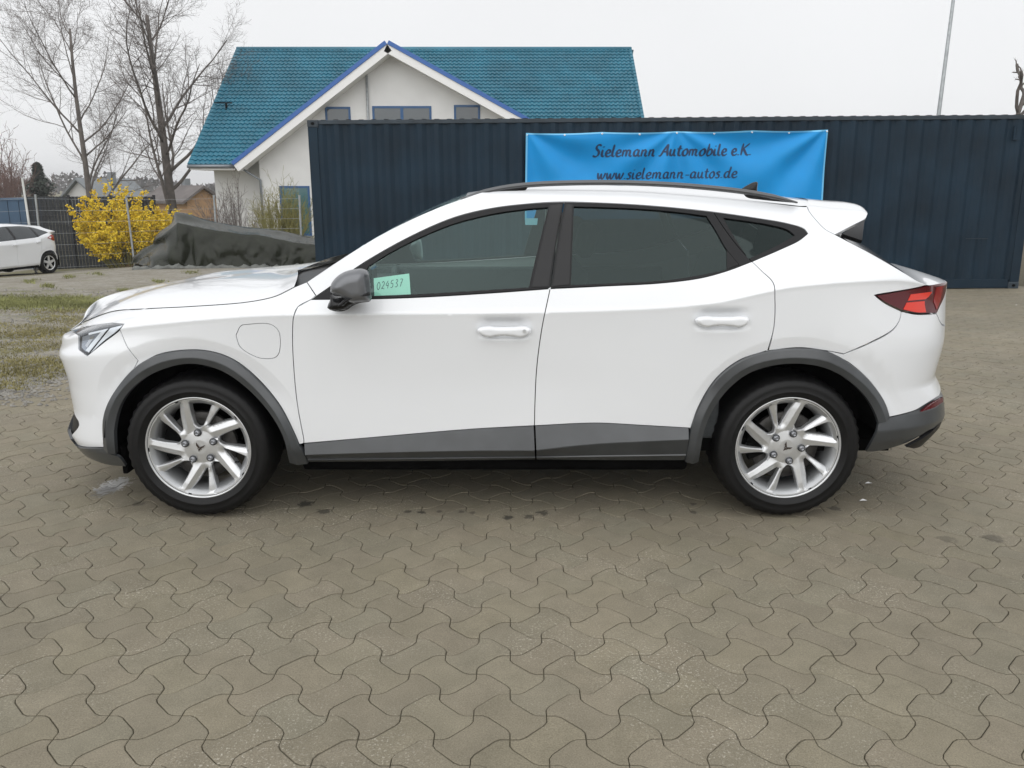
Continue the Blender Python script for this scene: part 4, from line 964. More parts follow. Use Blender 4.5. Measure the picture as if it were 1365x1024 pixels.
def sheet(name, xs, ys, zf, m):
    v = [(x, y, zf(x, y)) for y in ys for x in xs]; n = len(xs)
    f = [(j * n + i, j * n + i + 1, (j + 1) * n + i + 1, (j + 1) * n + i) for j in range(len(ys) - 1) for i in range(n - 1)]
    o = mesh_obj(name, v, f, m, None, True); o['kind'] = 'structure'; return o
edge_x = lambda Y: -3.83 + .125 * (Y - 6.03)
gx = [-900, -300, -120, -60, -40, -30, -24, -18, -12, -8, -4, 0, 4, 8, 12, 20, 40, 120, 300, 900]
gy = [-60, -20, -5, 0, 4, 6, 7, 8, 10, 12, 14, 18, 22, 24, 26, 28, 32, 40, 60, 100, 200, 400, 1200]
sheet('ground', gx, gy, lambda x, y: gz(x, y) - .05, M['field'])
ys = [-4, 0, 2, 4, 5, 5.5, 6, 6.5, 7, 7.5, 8, 9, 10, 11, 12, 13, 14, 16, 18, 20, 22, 24, 26, 28, 30, 34]
xs_ = np.concatenate([np.linspace(-34, -5, 25), np.linspace(-4, 0, 9)])
v = []; n = 0
rows = []
for y in ys:
    ex = edge_x(y); r = [ex - d for d in (30, 26, 22, 18, 15, 12, 10, 8, 6, 5, 4, 3, 2, 1.5, 1, .5, .25, .1, 0)]
    rows.append([(x, y, gz(x, y) + .012 * math.sin(x * 3.1 + y) * math.sin(y * 2.3) * min(1, (ex - x) * 2) + (.0 if x < ex - .05 else -.012)) for x in r])
n = len(rows[0]); v = [p for r in rows for p in r]
f = [(j * n + i, j * n + i + 1, (j + 1) * n + i + 1, (j + 1) * n + i) for j in range(len(ys) - 1) for i in range(n - 1)]
mesh_obj('gravel_yard', v, f, M['yard'], None, True)['kind'] = 'structure'
rows = []
for y in ys:
    ex = edge_x(y); rows.append([(x, y, gz(x, y) - .007) for x in [ex, ex + .3, ex + 1, ex + 2, ex + 3, ex + 4, ex + 6, ex + 8, ex + 10, ex + 13, ex + 17, ex + 22, ex + 30]])
n = len(rows[0]); v = [p for r in rows for p in r]
f = [(j * n + i, j * n + i + 1, (j + 1) * n + i + 1, (j + 1) * n + i) for j in range(len(ys) - 1) for i in range(n - 1)]
paving = mesh_obj('paving', v, f, M['soil'], None, True); paving['kind'] = 'structure'

def paver_mat():
    m = bpy.data.materials.new('concrete_paver'); m.use_nodes = True; N, L = nodes(m); b = N['Principled BSDF']
    b.inputs['Roughness'].default_value = .82; b.inputs['Specular IOR Level'].default_value = .35
    g = N.new('ShaderNodeNewGeometry'); at_ = N.new('ShaderNodeAttribute'); at_.attribute_name = 'tone'; oi = N.new('ShaderNodeObjectInfo')
    def math_(op, a, b_=None, c=None, clamp=False):
        x = N.new('ShaderNodeMath'); x.operation = op; x.use_clamp = clamp
        for i, q in enumerate((a, b_, c)):
            if q is None: continue
            if isinstance(q, (int, float)): x.inputs[i].default_value = q
            else: L.new(q, x.inputs[i])
        return x.outputs[0]
    def noise(sc, det=5, rough=.6, loc=(0, 0, 0)):
        mp = N.new('ShaderNodeMapping'); mp.inputs['Location'].default_value = loc; L.new(g.outputs['Position'], mp.inputs[0])
        t = N.new('ShaderNodeTexNoise'); t.inputs['Scale'].default_value = sc; t.inputs['Detail'].default_value = det; t.inputs['Roughness'].default_value = rough; L.new(mp.outputs[0], t.inputs['Vector']); return t.outputs['Fac']
    def ramp(x, a, b_):
        r = N.new('ShaderNodeMapRange'); r.inputs['From Min'].default_value = a; r.inputs['From Max'].default_value = b_; L.new(x, r.inputs['Value']); return r.outputs[0]
    def mixc(f, a, c, blend='MIX'):
        x = N.new('ShaderNodeMixRGB'); x.blend_type = blend
        if isinstance(f, (int, float)): x.inputs[0].default_value = f
        else: L.new(f, x.inputs[0])
        for i, q in ((1, a), (2, c)):
            if isinstance(q, tuple): x.inputs[i].default_value = (*q, 1)
            else: L.new(q, x.inputs[i])
        return x.outputs[0]
    tone = math_('FRACT', math_('ADD', at_.outputs['Fac'], oi.outputs['Random']))
    hue = math_('FRACT', math_('MULTIPLY', tone, 7.31))
    c = mixc(hue, (.208, .184, .134), (.197, .179, .137))
    c = mixc(math_('FRACT', math_('MULTIPLY', tone, 13.7)), c, (.207, .181, .138))
    c = mixc(1.0, c, mixc(tone, (.955, .955, .955), (1.04, 1.04, 1.04)), 'MULTIPLY')
    big = noise(.55, 4); c = mixc(1.0, c, mixc(ramp(big, .3, .7), (.86, .87, .86), (1.09, 1.08, 1.05)), 'MULTIPLY')
    mid = noise(9, 6, .65); c = mixc(1.0, c, mixc(ramp(mid, .3, .7), (.88, .88, .87), (1.10, 1.10, 1.10)), 'MULTIPLY')
    fine = noise(230, 3, .7); c = mixc(1.0, c, mixc(ramp(fine, .3, .7), (.72, .72, .71), (1.27, 1.27, 1.26)), 'MULTIPLY')
    # pale flecks of worn-out grit, in patches
    patch = ramp(noise(1.7, 5, .7, (5, 2, 0)), .46, .66); fl = ramp(noise(120, 3, .6, (1, 9, 0)), .57, .66)
    c = mixc(math_('MULTIPLY', math_('MULTIPLY', patch, fl), .75), c, (.50, .47, .40))
    # dark drips and stains
    st = ramp(noise(26, 3, .6, (8, 1, 0)), .70, .76); rg = ramp(noise(1.1, 2, .5, (2, 2, 0)), .5, .62)
    c = mixc(math_('MULTIPLY', math_('MULTIPLY', st, rg), .55), c, (.06, .055, .045))
    def spot(px_, r, dark, col=(.035, .032, .026), sq=1.0):
        nonlocal c
        q = on_ground(*px_); mp = N.new('ShaderNodeMapping'); mp.vector_type = 'POINT'
        mp.inputs['Location'].default_value = (-q.x, -q.y, 0); L.new(g.outputs['Position'], mp.inputs[0])
        s_ = N.new('ShaderNodeVectorMath'); s_.operation = 'MULTIPLY'; s_.inputs[1].default_value = (1 / r, sq / r, 0); L.new(mp.outputs[0], s_.inputs[0])
        ln = N.new('ShaderNodeVectorMath'); ln.operation = 'LENGTH'; L.new(s_.outputs[0], ln.inputs[0])
        d = math_('ADD', ln.outputs['Value'], math_('MULTIPLY', math_('SUBTRACT', noise(38, 4, .65), .5), 2.6))
        r_ = N.new('ShaderNodeMapRange'); r_.inputs['From Min'].default_value = 1.0; r_.inputs['From Max'].default_value = .72; L.new(d, r_.inputs['Value'])
        c = mixc(math_('MULTIPLY', r_.outputs[0], dark), c, col)
    for a in [((407, 672), .040, .85), ((431, 682), .036, .7), ((543, 682), .02, .7), ((562, 683), .02, .8), ((585, 682), .016, .6), ((615, 682), .016, .6), ((630, 683), .016, .6), ((677, 690), .03, .85), ((705, 688), .028, .7), ((724, 684), .032, .7), ((855, 679), .016, .6), ((924, 672), .018, .6), ((924, 683), .02, .6), ((1113, 678), .03, .6), ((1323, 718), .045, .5), ((1262, 719), .04, .35), ((185, 672), .03, .5)]: spot(*a)
    for a in [((150, 648), .075, .75, (.52, .52, .52), .55), ((140, 655), .06, .5, (.045, .044, .042), .7)]: spot(*a)
    L.new(c, b.inputs['Base Color'])
    q = N.new('ShaderNodeBump'); q.inputs['Strength'].default_value = .55; q.inputs['Distance'].default_value = .0022; L.new(math_('ADD', fine, mid), q.inputs['Height']); L.new(q.outputs[0], b.inputs['Normal'])
    return m
M['paver'] = paver_mat()
PP, DL = .15, .0245
def paver_outline(kind):
    p, d = PP / 2, DL
    base = [(-p, -p), (-p + d, -p + d), (p - d, -p + d), (p, -p), (p + d, -p + d), (p + d, p - d), (p, p), (p - d, p - d), (-p + d, p - d), (-p, p), (-p - d, p - d), (-p - d, -p + d)]
    out = []
    for i, q in enumerate(base):                # the knees are worn round, the corners stay
        if i % 3 == 0: out.append(q); continue
        a, c = base[i - 1], base[(i + 1) % 12]
        for r_ in (a, c):
            k = .22 if (r_ in (base[0], base[3], base[6], base[9])) else .12
            out.append((q[0] + (r_[0] - q[0]) * k, q[1] + (r_[1] - q[1]) * k))
    base = out
    if kind: base = [(-y, x) for x, y in base]
    return np.array(base)
def paver_geo(kind):
    o = paver_outline(kind); a = inset_poly(o, .0006); b = inset_poly(o, .0017); c = inset_poly(o, .0046)
    return a, b, c
GEO = [paver_geo(0), paver_geo(1)]
ROT = math.radians(45.0); cr_, sr_ = math.cos(ROT), math.sin(ROT)
anchor = on_ground(464.8, 873.6)
cells = []
for i in range(-140, 141):
    for j in range(-140, 141):
        lx, ly = i * PP, j * PP
        X = anchor.x + lx * cr_ - ly * sr_; Y = anchor.y + lx * sr_ + ly * cr_
        if not (.9 < Y < 14.9): continue
        if X < edge_x(Y) + .02 or abs(X) > .64 * Y + 2.0: continue
        cells.append((X, Y, (i + j) % 2))
cells.sort(key=lambda c: c[0] ** 2 + c[1] ** 2)
pv = []
for kind in (0, 1):
    a, b, c = GEO[kind]; n = len(a)
    vv = [(x, y, -.012) for x, y in a] + [(x, y, -.0013) for x, y in b] + [(x, y, 0) for x, y in c]
    ff = [(k, (k + 1) % n, n + (k + 1) % n, n + k) for k in range(n)] + [(n + k, n + (k + 1) % n, 2 * n + (k + 1) % n, 2 * n + k) for k in range(n)] + [tuple(range(2 * n, 3 * n))]
    pv.append((np.array(vv), ff))
PM = []
for kind in (0, 1):
    o = mesh_obj('paver', pv[kind][0], pv[kind][1], M['paver'], paving); PM.append(o)
first = [True, True]; solo = 0; rest = []
for X, Y, k in cells:
    q = proj(np.array([[X, Y, 0.]]))[0]
    vis = -10 < q[0] < 1375 and q[1] < 1036
    if vis and solo < 300:
        o = PM[k] if first[k] else dup(PM[k], paving)
        first[k] = False; solo += 1
        o.location = (X, Y, gz(X, Y) + R.uniform(-.0012, .0012)); o.rotation_euler = (R.uniform(-.006, .006), R.uniform(-.006, .006), ROT + R.uniform(-.008, .008))
    else: rest.append((X, Y, k))
V, Fc, tone = [], [], []; b0 = 0
for X, Y, k in rest:
    vv, ff = pv[k]; a = ROT + R.uniform(-.008, .008); ca, sa = math.cos(a), math.sin(a)
    tx, ty = R.uniform(-.006, .006, 2); x = vv[:, 0] * ca - vv[:, 1] * sa; y = vv[:, 0] * sa + vv[:, 1] * ca
    z = vv[:, 2] + ground_z(X + x, Y + y) + R.uniform(-.0012, .0012) + tx * x + ty * y
    V.append(np.stack([X + x, Y + y, z], 1)); Fc += [tuple(b0 + i for i in q) for q in ff]; tone += [R.rand()] * len(ff); b0 += len(vv)
pf_ = mesh_obj('paver', np.vstack(V), Fc, M['paver'], paving, kind='stuff')
at_ = pf_.data.attributes.new('tone', 'FLOAT', 'FACE'); at_.data.foreach_set('value', tone)

# scattered things nobody could count
def scatter(name, n, place, shape, m, label=None):
    V, Fc = [], []
    for _ in range(n):
        p = place()
        if p is None: continue
        vv, ff = shape(p); b = len(V); V += vv; Fc += [tuple(b + i for i in q) for q in ff]
    return tag(mesh_obj(name, V, Fc, m), label, None, None, 'stuff')
def pebble(p):
    s = R.uniform(.006, .022) * (1 + .04 * p[1]); X, Y = p; z = gz(X, Y)
    q = [(s * R.uniform(.6, 1.2), 0, 0), (0, s * R.uniform(.6, 1.2), 0), (-s * R.uniform(.6, 1.2), 0, 0), (0, -s * R.uniform(.6, 1.2), 0), (0, 0, s * R.uniform(.4, .8))]
    a = R.uniform(0, 6.28); ca, sa = math.cos(a), math.sin(a)
    return [(X + x * ca - y * sa, Y + x * sa + y * ca, z + zz) for x, y, zz in q], [(0, 1, 4), (1, 2, 4), (2, 3, 4), (3, 0, 4)]
def yard_pt(y0, y1, px0=-30, px1=460):
    def g():
        y = R.uniform(y0, y1); x = R.uniform(px0, px1); q = on_ground(x, y)
        if q.x > edge_x(q.y) + .1 or not (5.4 < q.y < 30): return None
        return q.x, q.y
    return g
scatter('gravel', 3600, yard_pt(385, 530, -30, 300), pebble, M['stone'])
def edge_spill():
    Y = R.uniform(5.6, 8.5); return edge_x(Y) + abs(R.normal(0, .28)) - .1, Y
scatter('spilled_grit', 1500, edge_spill, lambda p: ([(x, y, z + .002) for x, y, z in pebble((p[0], p[1]))[0]], pebble(p)[1]), M['stone'])
def blade(h0, h1, w):
    def f(p):
        X, Y = p; z = gz(X, Y); V, Fc = [], []
        for _ in range(5):
            x = X + R.normal(0, .03); y = Y + R.normal(0, .03); h = R.uniform(h0, h1); a = R.uniform(0, 6.28); l = R.uniform(.2, 1.1) * h; b = len(V)
            V += [(x - w * math.sin(a), y + w * math.cos(a), z - .005), (x + w * math.sin(a), y - w * math.cos(a), z - .005), (x + l * math.cos(a), y + l * math.sin(a), z + h)]; Fc.append((b, b + 1, b + 2))
        return V, Fc
    return f
def strip_pt():
    x = R.uniform(-30, 150); y = 404 + .00 * x + R.normal(0, 4.2)
    if x > 60 and R.rand() < (x - 60) / 110: return None
    q = on_ground(x, y); return q.x, q.y
scatter('grass', 5200, strip_pt, blade(.015, .05, .006), M['grass'])
NZ = lambda x, y: math.sin(x * 2.3 + 1.7 * math.sin(y * 1.9)) * math.sin(y * 3.1 + x)
def dry_pt():
    q = yard_pt(408, 520, -30, 130)()
    if q is None or NZ(*q) < .05 + R.normal(0, .3): return None
    return q
scatter('dry_grass', 8000, dry_pt, blade(.008, .028, .005), M['dry_grass'])
def tuft_pt():
    c = [(92, 370), (212, 376), (63, 382), (165, 388), (40, 376), (300, 371), (130, 366), (255, 364)][R.randint(8)]
    q = on_ground(c[0] + R.normal(0, 5), c[1] + R.normal(0, 1.0)); return q.x, q.y
scatter('weeds', 260, tuft_pt, blade(.02, .08, .008), M['grass'])
def litter_pt():
    q = on_ground(R.uniform(78, 186), R.uniform(336, 357)); 
    return (q.x, q.y) if q.y < 30 else None
def leafq(p):
    X, Y = p; z = gz(X, Y) + R.uniform(0, .07); s = R.uniform(.025, .06); a = R.uniform(0, 6.28); c, d = s * math.cos(a), s * math.sin(a); t = R.uniform(-.5, .9, 2) * s
    return [(X + c, Y + d, z + t[0]), (X - d * .6, Y + c * .6, z), (X - c, Y - d, z + t[1]), (X + d * .6, Y - c * .6, z)], [(0, 1, 2, 3)]
scatter('leaf_litter', 3200, litter_pt, leafq, M['leaf'])
def scrap(p):
    X, Y = p; z = gz(X, Y) + .002; s = R.uniform(.012, .022); return [(X - s, Y, z), (X, Y - s * .5, z + .004), (X + s, Y + .2 * s, z), (X, Y + s * .5, z + .006)], [(0, 1, 2, 3)]
for q_, lb in (((1158, 645), 'small white scrap lying on the paving just behind the rear wheel'), ((1151, 668), 'small white scrap on the paving nearest to the rear tyre'), ((1355, 407), 'white crumpled scrap on the paving before the navy container')):
    g_ = on_ground(*q_); vv, ff = scrap((g_.x, g_.y)); b_ = MB(); b_.add(vv, ff)
    tag(b_.build('paper_scrap', M['white_trim']), lb, 'scrap', 'white scraps on the paving')
# ------------------------------------------------------------------ shipping container and banner
CY = 14.44
pr = at(1357, 385, CY); CL = 12.19
CZ0 = gz(pr.x, CY) ; tilt = math.radians(.42)
cont = empty('shipping_container', (pr.x - CL * math.cos(tilt), CY, pr.z - CL * math.sin(tilt)), 0, 'long navy blue corrugated shipping container standing behind the white crossover', 'shipping container')
cont.rotation_euler = (0, -tilt, 0)
CH, CW = 2.896, 2.438
def cpart(nm, m, *boxes, bev=.006):
    b = MB()
    for q in boxes: b.box(*q, bev)
    return b.build(nm, m, cont)
for x in (0, CL - .16):
    for y in (0, CW - .16): cpart('corner_post', M['navy'], (x, x + .16, y + .003, y + .157, .118, CH - .118))
for x in (0, CL - .178):
    for y in (-.004, CW - .158):
        for z in (0, CH - .118):
            c_ = cpart('corner_casting', M['navy_worn'], (x - .004, x + .182, y, y + .162, z, z + .118), bev=.012)
            if y < 0:
                hb = MB(); hb.v, hb.f = [], []
                ring = [(x + .089 + .032 * math.cos(a), y - .002, z + .059 + .024 * math.sin(a)) for a in np.linspace(0, 2 * math.pi, 13)[:-1]]
                hb.add(ring, [tuple(range(12))[::-1]]); hb.build('casting_hole_shade', M['dark'], c_)  # flat black disc on the solid casting, stands in for the shaded opening
for y in (.012, CW - .072):
    cpart('top_rail', M['navy_worn'], (.178, CL - .178, y, y + .06, CH - .07, CH - .004))
    cpart('bottom_rail', M['navy'], (.178, CL - .178, y, y + .06, .015, .165))
for x in (.02, CL - .09): cpart('end_rail', M['navy'], (x, x + .07, .16, CW - .16, CH - .08, CH - .012), (x, x + .07, .16, CW - .16, .02, .16))
def corrugated(L, z0, z1, y, depth=.036, pitch=.278):
    pts = []; x = 0.0
    while x < L - 1e-6:
        for dx, d in ((0, 0), (.072, 0), (.140, depth), (.210, depth)):
            if x + dx <= L: pts.append((x + dx, d))
        x += pitch
    pts.append((L, 0)); n = len(pts)
    v = [(p[0], y + p[1], z) for z in (z0, z1) for p in pts]; f = [(i, i + 1, n + i + 1, n + i) for i in range(n - 1)]
    return v, f
v, f = corrugated(CL - .32, .16, CH - .068, .022); o = mesh_obj('side_wall', [(x + .16, y, z) for x, y, z in v], f, M['navy'], cont)
v, f = corrugated(CL - .32, .16, CH - .068, CW - .062); mesh_obj('side_wall', [(x + .16, y, z) for x, y, z in v], f, M['navy'], cont)
v, f = corrugated(CW - .32, .16, CH - .068, .03)
for x in (.03, CL - .066): mesh_obj('end_wall', [(x + y - .03, xx + .16, z) for xx, y, z in v], f, M['navy'], cont)
pts = []; x = .18
while x < CL - .18:
    pts += [(x, 0), (x + .05, .02), (x + .12, .02), (x + .17, 0)]; x += .21
n = len(pts); v = [(p[0], yy, CH - .028 + p[1] * 1.6) for yy in (.02, CW - .02) for p in pts]
mesh_obj('roof_panel', v, [(i, i + 1, n + i + 1, n + i) for i in range(n - 1)], M['navy_worn'], cont)
for (x, z) in ((CL - .42, 2.62),):
    b = MB(); b.box(x, x + .03, -.004, .03, z - .10, z + .10, .004); b.box(x, x + .10, -.004, .03, z - .13, z - .095, .004); b.build('lashing_hook', M['navy'], cont)
b = MB(); b.box(CL - 1.0, CL - .62, .012, .024, .86, .868); b.build('weld_seam', M['navy_worn'], cont)

BY = CY - .05
b00, b10, b11 = at(701, 177.5, BY), at(1103, 173, BY), at(1096.5, 270, BY)
bw = (b10 - b00); dn = Vector((b11.x - b10.x, 0, b11.z - b10.z)); bh = 1.42; dn = dn.normalized() * bh
dn0 = Vector((-.012, 0, -bh))
def fold(s, t):
    """cloth relief: folds fanning out from the eyelets along the top edge and sagging swags"""
    y = 0.
    for cs, ct, a, k in ((0, 0, .075, 8), (1, 0, .085, 9), (.5, 0, .055, 10)):
        dx, dy = (s - cs) * 4.2, (t - ct) * 1.3 + .05; r = math.hypot(dx, dy); th = math.atan2(dy, dx)
        y += a * math.sin(th * k + cs * 4) * min(1, r * 1.4) * math.exp(-r * .75)
    y += .010 * math.sin(5 * t + 9 * (s - .5) ** 2 * 3) * min(1, t * 3) + .006 * math.sin(s * 23 + t * 5) * t
    return y
def ban(s, t, lift=0.0):
    sag = .018 * math.sin(math.pi * ((s * 4) % 1)) * math.exp(-t * 6)
    p = b00 + bw * s + (dn0 * (1 - s) + dn * s) * t
    return Vector((p.x, p.y - .02 - fold(s, t) - lift, p.z - sag))
banner = empty('advertising_banner', b00 + bw * .5, 0, 'bright blue cloth banner with script lettering hung on the navy container', 'banner')
off_ = banner.location
NS, NT = 150, 44
v = [ban(i / NS, j / NT) - off_ for j in range(NT + 1) for i in range(NS + 1)]
f = [(j * (NS + 1) + i, (j + 1) * (NS + 1) + i, (j + 1) * (NS + 1) + i + 1, j * (NS + 1) + i + 1) for j in range(NT) for i in range(NS)]
mesh_obj('cloth', v, f, M['banner'], banner, True)
def hem(pts):
    v = []
    for (s, t, ds, dt) in pts: v += [ban(s, t, .003) - off_, ban(s + ds, t + dt, .003) - off_]
    return mesh_obj('hem', v, [(2 * i, 2 * i + 1, 2 * i + 3, 2 * i + 2) for i in range(len(pts) - 1)], M['banner_edge'], banner, True)
hem([(i / NS, 0, 0, .018) for i in range(NS + 1)]); hem([(0, j / NT, .006, 0) for j in range(NT + 1)]); hem([(.994, j / NT, .006, 0) for j in range(NT + 1)])
for s in np.linspace(.004, .996, 9):
    b = MB(); p = ban(s, .02, .006) - off_; vv, ff = lathe([(.006, 0), (.010, -.004), (.016, 0)], 10); b.add([(p.x + x, p.y + y, p.z + z) for x, y, z in vv], ff); b.build('eyelet', M['chrome'], banner, True)
G = {
 'S': (.95, [[(.78, 1.5), (.55, 1.72), (.25, 1.55), (.24, 1.15), (.58, .8), (.62, .3), (.3, 0), (-.05, .18)]]),
 'i': (.5, [[(.1, 1), (.1, .22), (.22, 0), (.42, .15)], [(.04, 1.36), (.26, 1.42)]]),
 'e': (.78, [[(.08, .48), (.5, .55), (.56, .85), (.32, 1), (.07, .55), (.2, .06), (.48, .03), (.72, .25)]]),
 'l': (.5, [[(.14, 1.75), (.09, .3), (.2, 0), (.42, .15)]]),
 'm': (1.32, [[(.1, 1), (.08, 0)], [(.1, .62), (.36, .98), (.5, .8), (.48, 0)], [(.5, .62), (.76, .98), (.92, .8), (.9, .2), (1.02, 0), (1.2, .15)]]),
 'n': (.95, [[(.1, 1), (.08, 0)], [(.1, .6), (.38, .98), (.55, .78), (.53, .2), (.64, 0), (.82, .15)]]),
 'a': (.95, [[(.62, .86), (.36, 1), (.09, .6), (.16, .1), (.4, .06), (.6, .55), (.66, 1)], [(.66, 1), (.6, .25), (.7, 0), (.88, .15)]]),
 'A': (1.12, [[(-.12, .08), (.05, 0), (.42, .9), (.78, 1.72)], [(.78, 1.72), (.8, .8), (.92, 0)], [(.2, .62), (.92, .62)]]),
 'u': (.95, [[(.1, 1), (.08, .3), (.25, 0), (.5, .3), (.6, 1)], [(.6, 1), (.58, .2), (.7, 0), (.86, .15)]]),
 't': (.6, [[(.26, 1.5), (.2, .3), (.34, 0), (.55, .15)], [(-.04, 1), (.52, 1.02)]]),
 'o': (.84, [[(.38, 1), (.09, .6), (.16, .1), (.4, 0), (.66, .42), (.56, .92), (.38, 1), (.3, .97)]]),
 'b': (.85, [[(.16, 1.75), (.1, .1)], [(.1, .55), (.42, .98), (.66, .6), (.5, .08), (.25, 0), (.1, .15)]]),
 'K': (1.1, [[(.18, 1.7), (.1, 0)], [(.95, 1.7), (.6, 1.3), (.18, .82)], [(.32, .95), (.66, .3), (.85, .0), (1.05, .12)]]),
 'w': (1.15, [[(.05, 1), (.14, .2), (.26, 0), (.5, .9)], [(.5, .9), (.55, .2), (.68, 0), (.92, .6), (.98, 1)]]),
 's': (.66, [[(.52, .88), (.3, 1), (.13, .76), (.42, .45), (.4, .1), (.2, 0), (0, .12)]]),
 'd': (.95, [[(.62, .86), (.36, 1), (.09, .6), (.16, .1), (.4, .06), (.6, .55)], [(.7, 1.75), (.6, .25), (.7, 0), (.88, .15)]]),
 '-': (.62, [[(.05, .5), (.5, .5)]]), '.': (.36, [[(.0, .06), (.22, .10)]]), ' ': (.5, [])}
def write(text, s0, s1, tb, xh, wd, slant=.26):
    total = sum(G[c][0] for c in text); k = (s1 - s0) / total; x = 0; gl = []
    for c in text:
        for st_ in G[c][1]: gl.append([(s0 + (x + a + slant * b * .6) * k, tb - b * xh) for a, b in st_])
        x += G[c][0]
    W_, H_ = bw.length, bh
    gl = [[(a * W_, -b * H_) for a, b in st_] for st_ in gl]
    gl = [g_ if len(g_) > 2 or abs(g_[0][0] - g_[1][0]) > wd * 1.8 or abs(g_[0][1] - g_[1][1]) > wd * 1.8 else [tuple(np.array(g_[0]) * (1 - q) + np.array(g_[1]) * q) for q in (0, .25, .5, .75, 1)] for g_ in gl]
    def tw(p): return [ban(a / W_, -b / H_, .004) - off_ for a, b in p]
    def nib(t): return wd * (.55 + .75 * abs(t[0] * .45 - t[1] * .9))
    return strokes('lettering', gl, tw, wd, M['banner_ink'], banner, nib)
fx = lambda x: (x - 701) / 402.; ft = lambda y: (y - 176) / (97.0 / dn.length * 0 + 97.0 * bh / (b10 - b11).length)
write('Sielemann Automobile e.K.', fx(791), fx(1004), ft(208.3), ft(176 + 9.2), .032)
write('www.sielemann-autos.de', fx(797), fx(985), ft(238.3), ft(176 + 8.6), .026, .2)

from mathutils import noise as mnoise
# ------------------------------------------------------------------ covered boat on its trailer
tarp_y = 22.6
t_o = on_ground(300, 357)
tarp = empty('tarpaulin_covered_load', (t_o.x, tarp_y, gz(t_o.x, tarp_y)), 0, 'dark green tarpaulin draped over a long low load beside the yellow bush', 'tarpaulin')
to = np.array(tarp.location)
ridge = catmull([(233, 279.5), (246, 281.5), (275, 291), (305, 297.5), (330, 301), (355, 303.5), (380, 307), (418, 316.5), (450, 321)], 1.2)
shoul = catmull([(237, 296), (262, 302.5), (290, 307), (322, 311.5), (345, 313), (375, 320), (420, 326), (450, 329)], 1.2)
nX = 150
def rs(P, n):
    L = np.linspace(0, 1, len(P)); s_ = np.linspace(0, 1, n); return np.stack([np.interp(s_, L, P[:, k]) for k in range(P.shape[1])], 1)
rg, shd = rs(ridge, nX), rs(shoul, nX)
v = []; nT = 26
for i in range(nX):
    a = np.array(at(*rg[i], tarp_y + 1.05)); b = np.array(at(*shd[i], tarp_y + .12)); s = i / nX
    gzb = gz(b[0], tarp_y)
    bx = b[0] + .02 * math.sin(i * .3); c = np.array([bx, tarp_y - .06, gzb + .0])
    back = np.array([a[0], tarp_y + 2.0, gzb])
    for j in range(nT + 1):
        t = j / nT
        if t < .2: q = back + (a - back) * (t / .2)
        elif t < .45:
            k = (t - .2) / .25; q = a + (b - a) * k; q[2] -= .05 * math.sin(math.pi * k) * (1 if i < 40 else .6)
        else:
            k = (t - .45) / .55; q = b + (c - b) * k
            amp = .10 * k * (1 - .4 * k)
            q[1] -= amp * (math.sin(s * 44 + 3 * k) * .5 + math.sin(s * 19 + 5 * math.sin(s * 9)) * .7) + .09 * math.exp(-((s - .42 - .06 * k) / .035) ** 2) * k + .07 * math.exp(-((s - .52 + .05 * k) / .03) ** 2) * k
            q[0] += .03 * math.sin(k * 9 + s * 60) * k
        nq = Vector((q[0] * 1.3, j * .09, 3.)); wr = abs(mnoise.noise(nq)) * .16 + abs(mnoise.noise(nq * 2.7)) * .07
        if t > .45: q[1] -= wr * min(1, (t - .45) * 6)
        elif t > .2: q[2] -= wr * .35
        q = q + R.normal(0, .003, 3); v.append(q)
f = [(i * (nT + 1) + j, (i + 1) * (nT + 1) + j, (i + 1) * (nT + 1) + j + 1, i * (nT + 1) + j + 1) for i in range(nX - 1) for j in range(nT)]
# the folded end
base = len(v); e0 = np.array(v[:nT + 1]); cl = np.array(at(180.5, 353, tarp_y)); cl[2] = gz(cl[0], tarp_y); nE = 22
endl = []
for j in range(nT + 1):
    t = j / nT
    tgt = np.array([cl[0] + (.25 if t < .3 else .0) + .1 * math.sin(t * 12), tarp_y + 2.0 - 2.05 * t + (.5 * (1 - abs(2 * t - 1))), gz(cl[0], tarp_y) + .02])
    tgt[0] *= tgt[1] / tarp_y
    for k in range(1, nE + 1):
        q = k / nE; p = e0[j] * (1 - q) + tgt * q
        p[1] -= .10 * math.sin(q * 6 + t * 16) * q * (1 - q) * 3; p[0] -= .07 * math.sin(q * 13 + t * 9) * math.sin(q * math.pi) ; p[2] += .10 * math.sin(q * 11 + t * 17) * q * (1 - q) * 2 + (.10 * math.sin(t * 21) + .08) * q ** 3 * (1 if q < .97 else 0)
        endl.append(p)
v = v + endl
idx = lambda j, k: j if k == 0 else base + j * nE + k - 1
f += [(idx(j, k), idx(j + 1, k), idx(j + 1, k + 1), idx(j, k + 1)) for j in range(nT) for k in range(nE)]
mesh_obj('cover', [p - to for p in np.array(v)], f, M['tarp'], tarp, True)
v = []; n = 170
for i in range(n):
    s = i / (n - 1); x = cl[0] + (at(450, 350, tarp_y).x - cl[0]) * s; z0 = gz(x, tarp_y)
    r = .040 + .02 * math.sin(i * .31) * math.sin(i * .13) + R.uniform(0, .012); 
    for a in range(7):
        an = a / 6 * math.pi; v.append((x - to[0], tarp_y - .16 - r * 1.5 * math.cos(an) + .02 * math.sin(i * .5) - to[1], z0 + r * 1.7 * math.sin(an) * (1 + .25 * math.sin(i * .7)) - to[2]))
mesh_obj('rumpled_hem', v, [(i * 7 + a, (i + 1) * 7 + a, (i + 1) * 7 + a + 1, i * 7 + a + 1) for i in range(n - 1) for a in range(6)], M['tarp_hem'], tarp, True)

